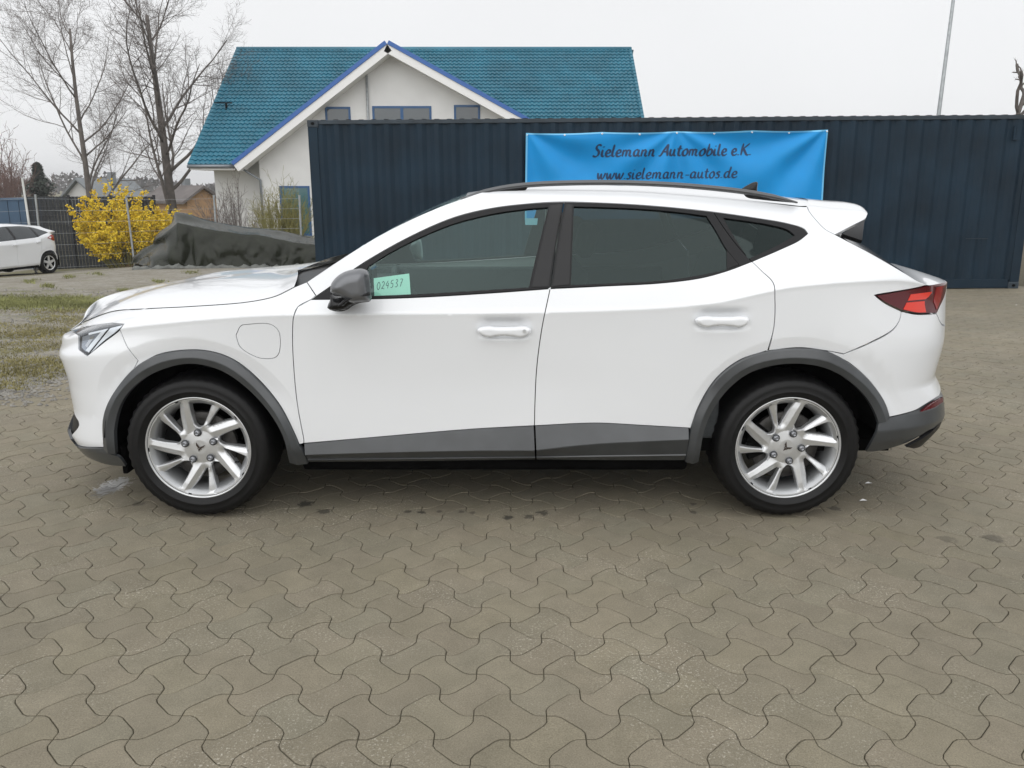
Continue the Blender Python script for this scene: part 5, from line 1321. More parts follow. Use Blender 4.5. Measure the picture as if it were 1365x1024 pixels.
# ------------------------------------------------------------------ fences
def along(px0, px1, n): return np.linspace(px0, px1, n)
FY = 29.0
pf = empty('privacy_fence', (at(34, 262, FY).x, FY, gz(at(34, 262, FY).x, FY)), 0, 'dark anthracite privacy fence behind the white hatchback and yellow bush', 'fence')
fx0, fx1 = at(34, 262, FY).x, at(205, 262, FY).x; ftop = at(80, 262, FY).z
np_ = 3; wdt = (fx1 - fx0) / np_
for k in range(np_ + 1):
    x = fx0 + wdt * k; b = MB(); b.box(x - .04, x + .04, FY - .05, FY + .03, gz(x, FY) - .2, ftop + .05, .008); o = b.build('fence_post', M['fence_dark'], pf); o.location = -pf.location
for k in range(np_):
    x0 = fx0 + wdt * k + .045; x1 = fx0 + wdt * (k + 1) - .045; ns = int((x1 - x0) / .055); b = MB()
    for i in range(ns):
        a = x0 + (x1 - x0) * i / ns; w_ = (x1 - x0) / ns * .94; dy = (i % 2) * .012 + R.uniform(0, .004); zt_ = ftop + R.uniform(-.012, .0)
        b.box(a, a + w_, FY + dy, FY + dy + .006, gz(a, FY), zt_)
    o = b.build('privacy_strip', M['fence_dark'], pf, kind='stuff'); o.location = -pf.location
    for z in np.arange(gz(x0, FY) + .1, ftop, .30):
        b = MB(); b.box(x0, x1, FY - .018, FY - .010, z - .006, z + .006); o = b.build('rod', M['rail'], pf); o.location = -pf.location
WY = 26.3
wf = empty('wire_fence', (at(170, 300, WY).x, WY, gz(at(170, 300, WY).x, WY)), 0, 'wire fence on galvanised posts running behind the tarpaulin and past the bushes', 'fence')
pp = []
for (xt, yt, xb) in ((47, 260, 57), (168, 262, 179.5), (285, 261, 291), (399, 261, 403)):
    a = at(xt, yt, WY); c = at(xb, 353, WY); c = Vector((c.x, WY, gz(c.x, WY) - .2)); b = MB(); b.tube([c, a], .032, 8); b.tube([a, a + Vector((0, 0, .02))], .036, 8); o = b.build('fence_post', M['galv'], wf); o.location = -wf.location; pp.append((a, c))
ext = [(pp[0][0] - Vector((3.2, 0, .1)), pp[0][1] - Vector((3.2, 0, .15)))] + pp
for q in np.linspace(.04, .86, 7):
    b = MB(); pts = [a + (c - a) * q for a, c in ext]; 
    for i in range(len(pts) - 1): b.tube([pts[i], (pts[i] + pts[i + 1]) / 2 - Vector((0, 0, .012)), pts[i + 1]], .0035, 4)
    o = b.build('wire', M['galv'], wf); o.location = -wf.location
a, c = at(29.5, 237, 25.4), at(40, 300, 25.4)
b = MB(); b.tube([(c.x, 25.4, gz(c.x, 25.4)), a], [.04, .03], 8)
o = b.build('white_pole', M['pole']); tag(o, 'thin pale pole leaning beside the dark privacy fence above the white hatchback', 'pole')
a, c = at(-14, 270, 30), at(46, 268, 30)
b = MB(); z0 = gz(a.x, 30)
bl = empty('blue_shed', (a.x, 30.4, z0), 0, 'flat topped dark blue metal shed beyond the fence at the left edge', 'shed')
for k in range(4):
    b = MB(); x0 = (c.x - a.x) * k / 4; x1 = (c.x - a.x) * (k + 1) / 4 - .02; b.box(x0, x1, 0, .06, 0, c.z - z0, .005); b.build('wall_panel', M['blue_panel'], bl)
b = MB(); b.box(-.05, c.x - a.x + .05, -.03, 2.2, c.z - z0 + .002, c.z - z0 + .09, .01); b.build('roof', M['blue_panel'], bl)
# pole behind the container
a, c = at(1254.5, 128, 24), at(1251, 152, 24)
b = MB(); b.tube([(c.x - .02, 24, gz(c.x, 24)), (c.x, 24, 3), (a.x + .05, 24, 7.4)], [.06, .055, .04], 10)
tag(b.build('lamp_post', M['galv'], None, True), 'slim grey steel pole rising behind the navy container', 'post')
# ------------------------------------------------------------------ house with the blue tiled roof
HY = 36.0
def H(x, y, Y=HY): return at(x, y, Y)
e_l, e_r = H(254, 221, HY), H(872, 221, HY)
z_e = e_l.z; pitch = .74
house = empty('white_house', (H(500, 250).x, HY, gz(H(500, 250).x, HY)), 0, 'white rendered house with bright blue tiled roof behind the navy container', 'house')
ho = Vector(house.location)
def hobj(o): o.location = -ho; return o
g0 = gz(-6, HY) - .4
wall_y = HY + .55
# gable wall follows the two unequal roof slopes
tipL, apex, tipR = H(311.5, 220.5, HY - .25), H(516, 59, HY - .25), H(800, 216, HY - .25)
def prism(name, poly, y0, y1, m, parent, bv=0):
    n = len(poly); v = [(x, y0, z) for x, z in poly] + [(x, y1, z) for x, z in poly]
    f = [tuple(range(n)), tuple(range(n, 2 * n))[::-1]] + [(i, n + i, n + (i + 1) % n, (i + 1) % n) for i in range(n)]
    return hobj(mesh_obj(name, v, f, m, parent))
wl_, wr_ = H(346, 230, wall_y).x, H(770, 230, wall_y).x
sl = (apex.z - tipL.z) / (apex.x - tipL.x); sr = (apex.z - tipR.z) / (tipR.x - apex.x)
und = .30
zl = apex.z - und - (apex.x - wl_) * sl; zr_ = apex.z - und - (wr_ - apex.x) * sr
prism('wall', [(wl_, g0), (wr_, g0), (wr_, zr_), (apex.x, apex.z - und), (wl_, zl)], wall_y, wall_y + .3, M['render_wall'], house)
xl, xr = H(286, 240, HY + 1.9).x, H(846, 240, HY + 1.9).x
prism('wall', [(xl, g0), (xr, g0), (xr, z_e + 1.0), (xl, z_e + 1.0)], HY + 1.9, HY + 2.2, M['render_wall'], house)
prism('wall', [(wl_ + .002, g0), (wl_ + .25, g0), (wl_ + .25, zl), (wl_ + .002, zl)], wall_y + .3, HY + 1.9, M['render_wall'], house)
# side wall of the main block
zr2 = z_e + 8.0 * pitch
for x in (xl, xr - .3):
    v = [(x, HY + 2.2, g0), (x, HY + 14, g0), (x, HY + 14, z_e + .8), (x, HY + 8, z_e + 7.6 * pitch), (x, HY + 2.2, z_e + 1.8 * pitch)]; v += [(a + .3, b, c) for a, b, c in v]
    hobj(mesh_obj('wall', v, [(0, 1, 2, 3, 4), (9, 8, 7, 6, 5)] + [(i, 5 + i, 5 + (i + 1) % 5, (i + 1) % 5) for i in range(5)], M['render_wall'], house))
# bargeboards and verge tiles
def bargeboard(a, b, th, m, name, y0, y1, up=0.):
    d = Vector((b.x - a.x, 0, b.z - a.z)).normalized(); n = Vector((-d.z, 0, d.x)); n = n if n.z > 0 else -n
    p = [a + n * up, b + n * up, b + n * (up - th), a + n * (up - th)]
    return prism(name, [(q.x, q.z) for q in p], y0, y1, m, house)
for a, b in ((tipL, apex), (apex, tipR)):
    bargeboard(a, b, .30, M['white_trim'], 'bargeboard', HY - .25, HY - .19, 0)
    bargeboard(a, b, .03, M['white_trim'], 'soffit', HY - .188, wall_y - .002, -.27)
    bargeboard(a, b, .16, M['blue_verge'], 'verge_tile', HY - .29, HY + .05, .165)
    # gable roof slope running back into the main roof
    d = Vector((b.x - a.x, 0, b.z - a.z)); dd = d.normalized(); n = Vector((-dd.z, 0, dd.x)); n = n if n.z > 0 else -n
    n = n * .05
    lo_, hi_ = (a, b) if a.z < b.z else (b, a)
    ylo = HY + .2; yhi = HY + (hi_.z - z_e) / pitch + .3
    v = [lo_ + n, hi_ + n, Vector((hi_.x, yhi, hi_.z)) + n, Vector((lo_.x, ylo, lo_.z)) + n]; v = [(p.x, max(p.y, HY + .052), p.z) if i < 2 else tuple(p) for i, p in enumerate(v)]
    hobj(mesh_obj('gable_roof', v, [(0, 1, 2, 3)], M['blue_tile'], house))
# main roof plane of separate profiled tiles
tw_, te = .205, .30; V, Fc = [], []
cs, sn = 1 / math.hypot(1, pitch), pitch / math.hypot(1, pitch)
nr = int(9.6 / te); nc = int((e_r.x - e_l.x) / tw_)
prof = [(0, .030), (.18, .052), (.36, .040), (.6, .006), (.82, .002), (1.0, .026)]
for r in range(nr):
    for c in range(nc):
        x0 = e_l.x + c * tw_; s0 = r * te; b = len(V); ju = R.uniform(-.004, .004)
        def P(px_, h, s): return (x0 + px_ * tw_, HY + s * cs - h * sn, z_e + .02 + s * sn + h * cs)
        for k, (u, h) in enumerate(prof): V.append(P(u, h + .05 + ju, s0)); 
        for k, (u, h) in enumerate(prof): V.append(P(u, h, s0 + te * 1.02))
        for k, (u, h) in enumerate(prof): V.append(P(u, h * .2 - .01, s0 + .002))
        n = len(prof)
        for k in range(n - 1): Fc += [(b + k, b + k + 1, b + n + k + 1, b + n + k), (b + 2 * n + k, b + 2 * n + k + 1, b + k + 1, b + k)]
# drop tiles that would sit inside the cross gable
keep = []
VA = np.array(V)
for q in Fc:
    c = VA[list(q)].mean(0); zg = min(apex.z + .05 - (apex.x - c[0]) * sl, apex.z + .05 - (c[0] - apex.x) * sr)
    if c[2] > zg - .02: keep.append(q)
hobj(mesh_obj('roof_tile', V, keep, M['blue_tile'], house, False, kind='stuff'))
for r in range(nr):
    for x, sg in ((e_l.x - .06, 1), (e_l.x + nc * tw_ + .02, 1)):
        s0 = r * te; v = []
        for ds, h in ((0, .085), (te * .98, .06)):
            for dx, hh in ((-.05, -.12), (-.05, h), (.09, h), (.09, h - .06)): v.append((x + dx, HY + (s0 + ds) * cs - hh * sn, z_e + .02 + (s0 + ds) * sn + hh * cs))
        hobj(mesh_obj('verge_tile', v, [(0, 1, 5, 4), (1, 2, 6, 5), (2, 3, 7, 6), (0, 3, 2, 1), (4, 5, 6, 7)], M['blue_tile'], house))
b = MB(); rx = nr * te; b.tube([(e_l.x - .1, HY + rx * cs, z_e + rx * sn), (e_l.x + nc * tw_ + .1, HY + rx * cs, z_e + rx * sn)], .14, 8); hobj(b.build('ridge_tile', M['blue_tile'], house, True))
v = [(e_l.x - .05, HY + rx * cs + .02, z_e + rx * sn), (e_r.x + .05, HY + rx * cs + .02, z_e + rx * sn), (e_r.x + .05, HY + 2 * rx * cs, z_e), (e_l.x - .05, HY + 2 * rx * cs, z_e)]
hobj(mesh_obj('rear_roof', v, [(0, 1, 2, 3)], M['blue_tile'], house))
for xa, xb in ((e_l.x - .1, tipL.x - .02), (tipR.x + .02, e_r.x + .1)):
    b = MB(); b.tube([(xa, HY - .09, z_e - .03), (xb, HY - .09, z_e - .03)], .075, 10); hobj(b.build('gutter', M['gutter'], house, True))
    b = MB(); b.box(xa + .08, xb, HY + .0, HY + 1.9, z_e - .17, z_e - .12); b.box(xa + .08, xb, HY - .02, HY + .01, z_e - .17, z_e + .02); hobj(b.build('eaves_board', M['white_trim'], house))
a, c = H(318, 222, HY + .1), H(347, 240, wall_y - .08)
b = MB(); b.tube([a, c, (c.x, c.y, g0)], .05, 8); hobj(b.build('downpipe', M['gutter'], house, True))
a = H(489.5, 128, wall_y - .1)
b = MB(); b.tube([(a.x, wall_y - .1, g0), (a.x, wall_y - .1, apex.z - .55)], .05, 8); hobj(b.build('downpipe', M['galv'], house, True))
b = MB(); p_ = H(347, 198, wall_y - .05); b.box(p_.x - .12, p_.x + .25, wall_y - .12, wall_y - .005, p_.z - .03, p_.z + .05, .01); hobj(b.build('wall_lamp', M['white_trim'], house))
def window(x0, x1, ytop, h, mull, glassm, framem, Yw=None):
    Yw = Yw or wall_y; a, c = H(x0, ytop, Yw), H(x1, ytop, Yw); z1 = a.z; z0 = z1 - h; fw = .09
    b = MB()
    b.box(a.x, a.x + fw, Yw - .03, Yw + .03, z0, z1, .01); b.box(c.x - fw, c.x, Yw - .03, Yw + .03, z0, z1, .01)
    b.box(a.x + fw, c.x - fw, Yw - .028, Yw + .03, z1 - fw, z1); b.box(a.x + fw, c.x - fw, Yw - .028, Yw + .03, z0, z0 + fw)
    xs2 = [a.x + fw + (c.x - a.x - 2 * fw) * k / mull for k in range(mull + 1)]
    for x in xs2[1:-1]: b.box(x - fw * .7, x + fw * .7, Yw - .026, Yw + .03, z0 + fw, z1 - fw)
    wo = hobj(b.build('window', framem, house)); 
    for k in range(mull):
        q = MB(); q.box(xs2[k], xs2[k + 1], Yw - .012, Yw - .006, z0 + fw, z1 - fw); q.build('pane', glassm, wo)
    q = MB(); q.box(a.x - .06, c.x + .06, Yw - .10, Yw - .001, z0 - .05, z0 - .005); q.build('sill', M['gutter'], wo)
window(433, 467, 142.5, 1.25, 1, M['house_glass'], M['blue_frame'])
window(496, 575, 141.5, 1.25, 2, M['house_glass'], M['blue_frame'])
window(605, 640, 140, 1.25, 1, M['house_glass'], M['blue_frame'])
window(372, 412.5, 248, 2.1, 1, M['teal_glass'], M['blue_frame'])
# a bird-shaped snow guard bracket on the verge
b = MB(); p_ = H(299, 138, HY + 3.4); b.box(p_.x - .45, p_.x + .35, p_.y - .05, p_.y + .05, p_.z, p_.z + .05, .01); b.box(p_.x + .05, p_.x + .12, p_.y - .05, p_.y + .05, p_.z - .35, p_.z); hobj(b.build('roof_bracket', M['dark'], house))

# far houses
def small_house(name, label, xl, xr, ytop, yeave, Y, wallm, roofm, gable=True):
    a, c, t = at(xl, yeave, Y), at(xr, yeave, Y), at((xl + xr) / 2, ytop, Y); g = gz(a.x, Y) - .5
    o = empty(name, ((a.x + c.x) / 2, Y, g), 0, label, 'house', 'small houses far behind the fence'); w2 = (c.x - a.x) / 2; he, ht = a.z - g, t.z - g; D = 6.0
    poly = [(-w2, 0), (w2, 0), (w2, he), (0, ht), (-w2, he)]; n = 5
    v = [(x, 0, z) for x, z in poly] + [(x, D, z) for x, z in poly]
    mesh_obj('wall', v, [tuple(range(5)), tuple(range(5, 10))[::-1]] + [(i, n + i, n + (i + 1) % n, (i + 1) % n) for i in range(5)], wallm, o)
    for s_ in (-1, 1):
        e = Vector((s_ * (w2 + .5), 0, he - .5 * (ht - he) / w2)); rr_ = Vector((0, 0, ht)); up = Vector((0, 0, .18))
        v = [e + Vector((0, -.4, .02)), rr_ + Vector((0, -.4, .02)), rr_ + Vector((0, D + .4, .02)), e + Vector((0, D + .4, .02))]; v = v + [p + up for p in v]
        mesh_obj('roof', v, [(0, 1, 2, 3), (7, 6, 5, 4), (0, 4, 5, 1), (1, 5, 6, 2), (2, 6, 7, 3), (3, 7, 4, 0)], roofm, o)
    b = MB(); b.box(.3, .75, 3, 3.5, ht - .3, ht + .7, .02); b.build('chimney', M['grey_roof'], o)
    return o
o = small_house('far_house', 'white gabled house with grey roof seen over the dark fence', 82, 134, 240.5, 264, 70, M['render_wall'], M['grey_roof']); o.rotation_euler = (0, 0, math.radians(-14))
o = small_house('far_house', 'house with dark brown roof between the yellow bush and the white house', 248, 292, 251, 266, 62, M['ochre_wall'], M['brown_roof']); o.rotation_euler = (0, 0, math.radians(48))
# ------------------------------------------------------------------ trees and shrubs
def grow(rg_, segs, p, d, L, r, lvl, spec, out):
    """one branch and its children; out[lvl] collects (points, radii)"""
    n = spec['n'][lvl]; pts = [p]; dd = d.normalized(); step = L / n; bend = spec['bend'][lvl]; up = spec['up'][lvl]
    for i in range(n):
        dd = (dd + Vector((rg_.gauss(0, bend), rg_.gauss(0, bend), rg_.gauss(0, bend) + up))).normalized(); pts.append(pts[-1] + dd * step)
    rad = [r * (1 - i / n * spec['taper'][lvl]) for i in range(n + 1)]
    out[lvl].append((pts, rad))
    if lvl + 1 >= len(spec['n']): return
    k = spec['kids'][lvl]; k = rg_.randint(*k)
    for q in range(k):
        f_ = spec['from'][lvl] + (1 - spec['from'][lvl]) * ((q + rg_.random()) / k); f_ = min(f_, .995)
        i = min(int(f_ * n), n - 1); t = f_ * n - i; bp = pts[i].lerp(pts[i + 1], t); bd = (pts[i + 1] - pts[i]).normalized()
        ax = bd.orthogonal().normalized(); ax = Matrix.Rotation(rg_.uniform(0, 6.283), 3, bd) @ ax
        an = math.radians(rg_.uniform(*spec['ang'][lvl])); nd = (bd * math.cos(an) + ax * math.sin(an)).normalized()
        if nd.z < spec.get('minz', -.3): nd.z = abs(nd.z) * .3; nd.normalize()
        grow(rg_, segs, bp, nd, L * rg_.uniform(*spec['len'][lvl]) * (1.12 - .55 * f_), max(rad[i] * spec['rk'][lvl], spec['rmin']), lvl + 1, spec, out)
TREE = dict(n=[7, 9, 7, 5, 4], bend=[.012, .08, .11, .15, .2], up=[.02, .05, .04, .03, .02], taper=[.7, .75, .8, .8, .6], kids=[(14, 15), (9, 11), (8, 10), (5, 6), (0, 0)],
            ang=[(28, 55), (26, 55), (28, 62), (25, 65)], len=[(.50, .68), (.42, .6), (.42, .6), (.45, .65)], rk=[.40, .5, .5, .55], rmin=.005)
TREE['from'] = [.17, .16, .12, .1]
def bare_tree(label, px_base, Y, h, r, seed, lean=0., sc=1.0, limbs=None, spec=TREE, mats=('bark', 'twig'), name='bare_tree'):
    b = at(px_base, 250, Y); g = gz(b.x, Y); root = empty(name, (b.x, Y, g), 0, label, 'tree')
    rg_ = random.Random(seed); out = [[] for _ in spec['n']]
    grow(rg_, None, Vector((0, 0, -.2)), Vector((lean, 0, 1)), h * .8, r, 0, spec, out)
    tr = MB(); 
    for lv, sides in ((0, 10), (1, 7)):
        for pts, rad in out[lv]: tr.tube(pts, rad, sides)
    tr.build('trunk', M[mats[0]], root, True)
    cr_ = MB()
    for lv, sides in ((2, 5), (3, 3), (4, 3)):
        if lv < len(out):
            for pts, rad in out[lv]: cr_.tube(pts, rad, sides, cap=False)
    cr_.build('crown', M[mats[1]], root, False, kind=None)
    return root
bare_tree('large bare tree with dark spreading limbs left of the blue tiled roof', 229, 40, 13.5, .25, 5)
bare_tree('slender bare tree rising behind the dark fence and yellow bush', 119, 45, 14, .18, 12)
# cut-back tree behind the container
sp2 = dict(TREE); sp2['n'] = [6, 6, 4, 3]; sp2['kids'] = [(5, 6), (3, 4), (3, 4), (0, 0)]; sp2['len'] = [(.3, .45), (.25, .4), (.5, .8)]; sp2['ang'] = [(30, 70), (20, 60), (10, 40)]; sp2['rk'] = [.8, .6, .35]; sp2['taper'] = [.2, .15, .5, .7]; sp2['from'] = [.7, .5, .6]; sp2['bend'] = [.05, .3, .2, .2]
bare_tree('knobbly cut back tree showing above the right end of the container', 1326, 21, 5.5, .06, 3, spec=sp2, mats=('bark', 'twig'), name='pollarded_tree')

def shrub(name, label, px_c, Y, wpx, h, stems, seed, stem_m, spread=.6, blossom=None, nb=0, group=None, rmin=.006, kids=(5, 7), cat='shrub', z_bias=0., dens=(.2, 1.)):
    b = at(px_c, 300, Y); g = gz(b.x, Y); w2 = wpx / 2 * Y / 1107.; root = empty(name, (b.x, Y, g), 0, label, cat, group)
    rg_ = random.Random(seed); out = [[], [], []]
    spec = dict(n=[7, 5, 3], bend=[.06, .12, .2], up=[.03, .05, .02], taper=[.7, .7, .6], kids=[kids, (2, 3), (0, 0)], ang=[(15, 45), (20, 50)], len=[(.3, .5), (.4, .6)], rk=[.6, .6], rmin=rmin); spec['from'] = [.25, .2]
    for _ in range(stems):
        a = rg_.uniform(0, 6.283); rr_ = math.sqrt(rg_.random()); px_, py_ = rr_ * math.cos(a), rr_ * math.sin(a)
        d = Vector((px_ * spread + rg_.gauss(0, .1), py_ * spread * .8 + rg_.gauss(0, .1), 1)); hh = h * (1 - .35 * rr_) * rg_.uniform(.7, 1.05)
        grow(rg_, None, Vector((px_ * w2 * .45, py_ * w2 * .4, -.05)), d, hh, rmin * 2.4, 0, spec, out)
    s_ = MB()
    for lv, sd in ((0, 4), (1, 3), (2, 3)):
        for pts, rad in out[lv]: s_.tube(pts, rad, sd, cap=False)
    s_.build('stems', M[stem_m], root, kind=None)
    if blossom:
        V, Fc = [], []; allp = [(pts, lv) for lv in (0, 1, 2) for pts, _ in out[lv]]
        for _ in range(nb):
            pts, lv = rg_.choice(allp); i = rg_.randrange(len(pts) - 1)
            if lv == 0 and i < 2: continue
            c = pts[i].lerp(pts[i + 1], rg_.random()) + Vector((rg_.gauss(0, .03), rg_.gauss(0, .03), rg_.gauss(0, .03)))
            if c.z < .05: continue
            sz = rg_.uniform(.018, .040)
            for _k in range(2):
                a = Vector((rg_.gauss(0, 1), rg_.gauss(0, 1), rg_.gauss(0, 1))).normalized(); bb = a.orthogonal().normalized(); k = len(V)
                V += [c + a * sz, c + bb * sz, c - a * sz, c - bb * sz]; Fc.append((k, k + 1, k + 2, k + 3))
        mesh_obj('blossoms', V, Fc, M[blossom], root, kind='stuff')
    return root
shrub('forsythia_bush', 'bright yellow flowering bush between the white hatchback and the tarpaulin', 170, 27.6, 136, 2.6, 78, 4, 'twig_olive', .85, 'blossom', 20000, kids=(5, 8))
shrub('bare_shrub', 'leafless grey brown shrub against the white house wall', 318, 31, 75, 3.0, 44, 8, 'twig_grey', .55, group='bare shrubs along the wire fence', rmin=.007)
shrub('bare_shrub', 'reddish leafless shrub just left of the white house wall', 283, 33, 40, 2.3, 16, 9, 'twig_red', .45, group='bare shrubs along the wire fence', rmin=.006)
shrub('bare_shrub', 'yellowish green twiggy shrub in front of the teal house window', 378, 29, 82, 2.7, 90, 10, 'twig_olive', .4, group='bare shrubs along the wire fence', rmin=.007)
for i, (x, Y, hh, lb) in enumerate(((8, 62, 7.5, 'reddish bare small tree at the left edge beyond the blue shed'), (30, 66, 6.2, 'hazy brown bare small tree between the left edge and the fir'), (-14, 60, 6.6, 'brown bare small tree cut off by the left edge'))):
    shrub('bare_bush', lb, x, Y, 60, hh, 26, 20 + i, 'twig_red', .42, group='small bare trees beyond the shed', rmin=.018, kids=(6, 8), cat='tree')
def conifer(label, px_, Y, ytop, seed):
    b = at(px_, 250, Y); g = gz(b.x, Y); h = at(px_, ytop, Y).z - g; root = empty('fir_tree', (b.x, Y, g), 0, label, 'tree'); rg_ = random.Random(seed)
    t = MB(); t.tube([(0, 0, 0), (0, 0, h * .97)], [.18, .02], 7); t.build('trunk', M['bark'], root, True); V, Fc = [], []
    for _ in range(5200):
        q = rg_.random() ** .8; z = h * (.08 + .92 * q); rmax = (1 - q) ** .75 * h * .46 * (.8 + .35 * math.sin(z * 4.1 + rg_.gauss(0, .3))) + .05
        a = rg_.uniform(0, 6.283); r = rmax * math.sqrt(rg_.random()) * rg_.uniform(.6, 1.05); c = Vector((r * math.cos(a), r * math.sin(a), z - r * .25)); s_ = rg_.uniform(.10, .26); k = len(V)
        o = Vector((math.cos(a), math.sin(a), rg_.uniform(-.6, .1))) * s_; w_ = Vector((-math.sin(a), math.cos(a), rg_.gauss(0, .3))) * s_ * .45
        V += [c - w_, c + w_, c + o]; Fc.append((k, k + 1, k + 2))
    mesh_obj('crown', V, Fc, M['conifer'], root); return root
conifer('dark green fir tree rising above the dark privacy fence', 53, 64, 216, 3)
# a far belt of bare wood along the horizon
V, Fc = [], []
for _ in range(14000):
    x = R.uniform(-190, 150); Y = R.uniform(190, 215); hmax = 3.2 + 1.0 * math.sin(x * .11) + .7 * math.sin(x * .37 + 1) + .4 * math.sin(x * 1.3); z = gz(x, Y) + hmax * R.rand() ** .7 + 1.0
    s_ = R.uniform(.2, .55); a = R.uniform(0, 6.28); k = len(V); V += [(x - s_, Y, z - s_ * .6), (x + s_, Y + R.uniform(-1, 1), z - s_ * .3), (x + R.uniform(-.5, .5), Y, z + s_ * 1.2)]; Fc.append((k, k + 1, k + 2))
mesh_obj('far_wood', V, Fc, mat('far_wood', (.15, .145, .145), 1.0, noise=(.05, .3)), None, kind='stuff')

# ------------------------------------------------------------------ parked hatchback at the left edge
hx = -14.75; rot2 = Matrix.Rotation(math.radians(2.2), 4, 'Y').to_3x3()
RT2 = Matrix.Rotation(math.radians(74), 3, 'Z')
class _E:
    def __init__(s, m): s.m = m
    def to_matrix(s): return [list(r) for r in s.m]
wc_z = on_ground(66, 364).z
oc = on_ground(68, 364.5)
k2 = .98; ca, sa = math.cos(math.radians(74)), math.sin(math.radians(74))
HB = (oc.x - HUBR * ca * k2 - .86 * sa * k2, oc.y - HUBR * sa * k2 + .86 * ca * k2, oc.z)
print('hatchback wheel at', oc)
SH2 = Shell(HB, rails, (-1.50, 1.28, TIPF, 0.10, 1.25), (1.30, 1.10, [a - .36 for a in TIPR], 0.05, 1.6), [(HUBR, HUBZ, .40, .46, .01)], k=k2, rot=_E(RT2))
hb = empty('parked_hatchback', HB, 0, 'white hatchback parked by the dark fence, cut off by the left edge', 'car')
hb.rotation_euler = RT2.to_euler()
both2 = []
def P2(*a, **k):
    o = SH2.panel(*a, crease=False, lip=k.pop('lip', .02), step=k.pop('step', 1.5), sp=k.pop('sp', .06), **k); both2.append(o); return o
VB = .90
def arc(cx, r, a0, a1, n=9):
    out = []
    zz = SH2
    for a in np.linspace(a0, a1, n):
        x = cx + r * math.cos(math.radians(a)); z = HUBZ + r * math.sin(math.radians(a)); Zt, _ = SH2._rails(np.array([x])); out.append((x, float(np.interp(z, Zt[:, 0], VK))))
    return out
for nm, segs in (('front_wing', [uv((-1.9, .14), (-1.85, .5), (-1.8, .88)), uv((-1.8, .88), (-1.3, .895), (-.9, .90)), uv((-.9, .90), (-.93, .5), (-.9, .14)), uv((-.9, .14), (HUBF + .38, .14)), uv(*arc(HUBF, .37, -15, 195)), uv((HUBF - .38, .14), (-1.9, .14))]),
                 ('front_bumper', [uv((U0, .14), (-1.9, .14)), uv((-1.9, .14), (-1.85, .5), (-1.8, .88)), uv((-1.8, .88), (-2.2, .86), (U0, .84)), uv((U0, .84), (U0, .14))]),
                 ('front_door', [uv((-.9, .14), (-.93, .5), (-.9, VB)), uv((-.9, VB), (.12, VB)), uv((.12, VB), (.10, .5), (.10, .14)), uv((.10, .14), (-.9, .14))]),
                 ('rear_door', [uv((.10, .14), (.10, .5), (.12, VB)), uv((.12, VB), (.95, VB)), uv((.95, VB), (1.0, .75), (.93, .52)), uv(*arc(HUBR, .37, 150, 195, 4)), uv((.86, .14), (.10, .14))]),
                 ('quarter_panel', [uv((.95, VB), (1.0, .75), (.93, .52)), uv(*arc(HUBR, .37, 150, 0, 8)), uv((HUBR + .38, .33), (1.75, .40)), uv((1.75, .40), (1.85, .6), (1.85, .72)), uv((1.85, .72), (1.9, .92)), uv((1.9, .92), (1.62, 1.10), (1.45, 1.30), (1.40, 1.42)), uv((1.40, 1.42), (-.2, 1.42)), uv((-.2, 1.42), (-.55, 1.30), (-.95, .93)), uv((-.95, .93), (-.88, .93)), uv((-.88, .93), (-.5, 1.22), (-.15, 1.34), (.3, 1.36), (.9, 1.34), (1.15, 1.27), (1.36, 1.10), (1.42, .99)), uv((1.42, .99), (1.2, .945), (.95, VB))]),
                 ('rear_bumper', [uv((HUBR + .38, .14), (HUBR + .38, .33)), uv((HUBR + .38, .33), (1.75, .40)), uv((1.75, .40), (1.85, .6), (1.85, .70)), uv((1.85, .70), (2.2, .68), (U1, .66)), uv((U1, .66), (U1, .14)), uv((U1, .14), (HUBR + .38, .14))]),
                 ('tailgate', [uv((1.87, .705), (2.2, .685), (U1, .665)), uv((U1, .665), (U1, .93)), uv((U1, .93), (2.3, .93), (1.92, .92)), uv((1.92, .92), (1.87, .705))])):
    P2(nm, segs, M['white_paint'], hb)
P2('side_windows', [uv((-.88, .935), (-.5, 1.22), (-.15, 1.34), (.3, 1.36), (.9, 1.34), (1.15, 1.27), (1.36, 1.10), (1.42, .99)), uv((1.42, .99), (1.2, .945), (.95, .905), (0, .905), (-.88, .905)), uv((-.88, .905), (-.88, .935))], mat('dark_side_glass', (.02, .026, .03), .06, spec=.8), hb, off=-.006)
for (a, c) in ((.10, .15), (.92, .96)): P2('window_pillar', [uv((a, .91), (a - .03, 1.35)), uv((a - .03, 1.35), (c, 1.35)), uv((c, 1.35), (c + .04, .91)), uv((c + .04, .91), (a, .91))], M['black_gloss'], hb, off=-.003, lip=.003)
P2('tail_lamp', [uv((1.22, .80), (1.4, .865), (1.7, .87)), uv((1.7, .87), (1.72, .735)), uv((1.72, .735), (1.45, .735), (1.22, .80))], M['red_mid'], hb, off=.006)
for ux in (-.02, .80): P2('door_handle', [uv((ux, .765), (ux + .17, .765)), uv((ux + .17, .765), (ux + .17, .79)), uv((ux + .17, .79), (ux, .79)), uv((ux, .79), (ux, .765))], M['white_paint'], hb, off=.03, lip=.03, sp=.03)
ru = np.linspace(-.2, 1.42, 20); RE = SH2.S(ru, np.full(20, 1.415)); RC = RE.copy(); RC[:, 1] = 0; RC[:, 2] += .035; RC[:, 0] += np.interp(np.arange(20), [0, 4, 16, 19], [-.1, 0, 0, .03]); across('roof', RE, RC, M['white_paint'], hb, nt=8)
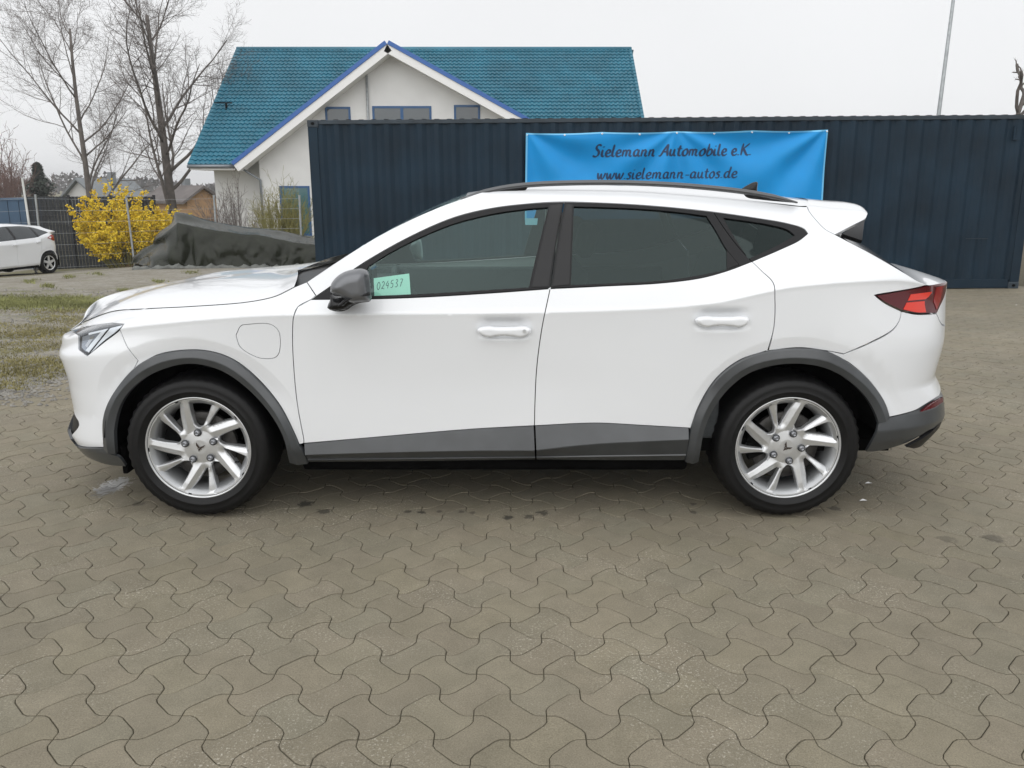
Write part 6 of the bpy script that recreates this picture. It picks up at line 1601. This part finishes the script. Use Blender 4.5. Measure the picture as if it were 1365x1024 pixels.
pu = catmull(np.array([(-.95, .93), (-.55, 1.30), (-.2, 1.42)]), .05); AE = SH2.S(pu[:, 0], pu[:, 1]); AC = AE.copy(); AC[:, 1] = 0; AC[:, 0] -= .12; AC[:, 2] += .03; across('windscreen', AE, AC, M['black_gloss'], hb)
pu = catmull(np.array([(1.40, 1.42), (1.45, 1.30), (1.62, 1.10), (1.9, .92)]), .05); AE = SH2.S(pu[:, 0], pu[:, 1]); AC = AE.copy(); AC[:, 1] = 0; AC[:, 0] += .07; AC[:, 2] += .02; across('rear_glass', AE, AC, M['black_gloss'], hb)
BE = resamp(np.array([SH2.S(np.array([-.95]), np.array([.925]))[0], SH2.S(np.array([-1.8]), np.array([.885]))[0]]), 8); BC = BE.copy(); BC[:, 1] = 0; BC[:, 0] -= np.linspace(.1, .3, 8); BC[:, 2] += .04; across('bonnet', BE, BC, M['white_paint'], hb)
ub = MB(); ub.box(-1.9, 1.75, -.72, .72, .2, .5, .03); ub.build('underbody', M['dark'], hb)
for xw in (HUBF, HUBR):
    wv_, wf_ = lathe([(.20, .02), (.215, 0), (.25, -.012), (.30, -.012), (.32, .01), (.325, .06), (.325, .16), (.30, .2), (.2, .2)], 40)
    wh = mesh_obj('wheel', wv_, wf_, M['rubber'], hb, True); wh.location = (xw * k2, -.86 * k2, HUBZ * k2 - .01); both2.append(wh)
    wv_, wf_ = lathe([(.215, .0), (.205, .012), (.195, .05), (.19, .12), (0, .12)], 40); mesh_obj('rim_barrel', wv_, wf_, M['dark'], wh, True)
    sp_ = MB(); vv, ff = lathe([(.188, .012), (.212, .0), (.216, .01)], 40); sp_.add(vv, ff); vv, ff = lathe([(0, .0), (.055, .002), (.06, .03)], 20); sp_.add(vv, ff)
    for q in range(5):
        a = math.radians(90 + 72 * q); ca_, sa_ = math.cos(a), math.sin(a); pl = [(.04, -.038), (.198, -.028), (.198, .028), (.04, .038)]
        pts = [(x * ca_ - y * sa_, x * sa_ + y * ca_) for x, y in pl]; sp_.add([(x, .008, z) for x, z in pts] + [(x, .035, z) for x, z in pts], [(0, 1, 2, 3), (0, 4, 5, 1), (1, 5, 6, 2), (2, 6, 7, 3), (3, 7, 4, 0)])
    sp_.build('rim', M['alloy'], wh)
for o in both2: far_side(o, hb)

# ------------------------------------------------------------------ damp air
hm = bpy.data.materials.new('damp_air'); hm.use_nodes = True; N, L = nodes(hm)
for n in list(N):
    if n.type == 'BSDF_PRINCIPLED': N.remove(n)
pv_ = N.new('ShaderNodeVolumePrincipled'); pv_.inputs['Color'].default_value = (.98, .985, 1, 1); pv_.inputs['Density'].default_value = 0.0008; pv_.inputs['Anisotropy'].default_value = .2
L.new(pv_.outputs[0], [n for n in N if n.type == 'OUTPUT_MATERIAL'][0].inputs['Volume'])
hz_ = MB(); hz_.box(-950, 950, -70, 1260, -4.5, 17.5); hz_.build('haze', hm, None, kind='stuff')
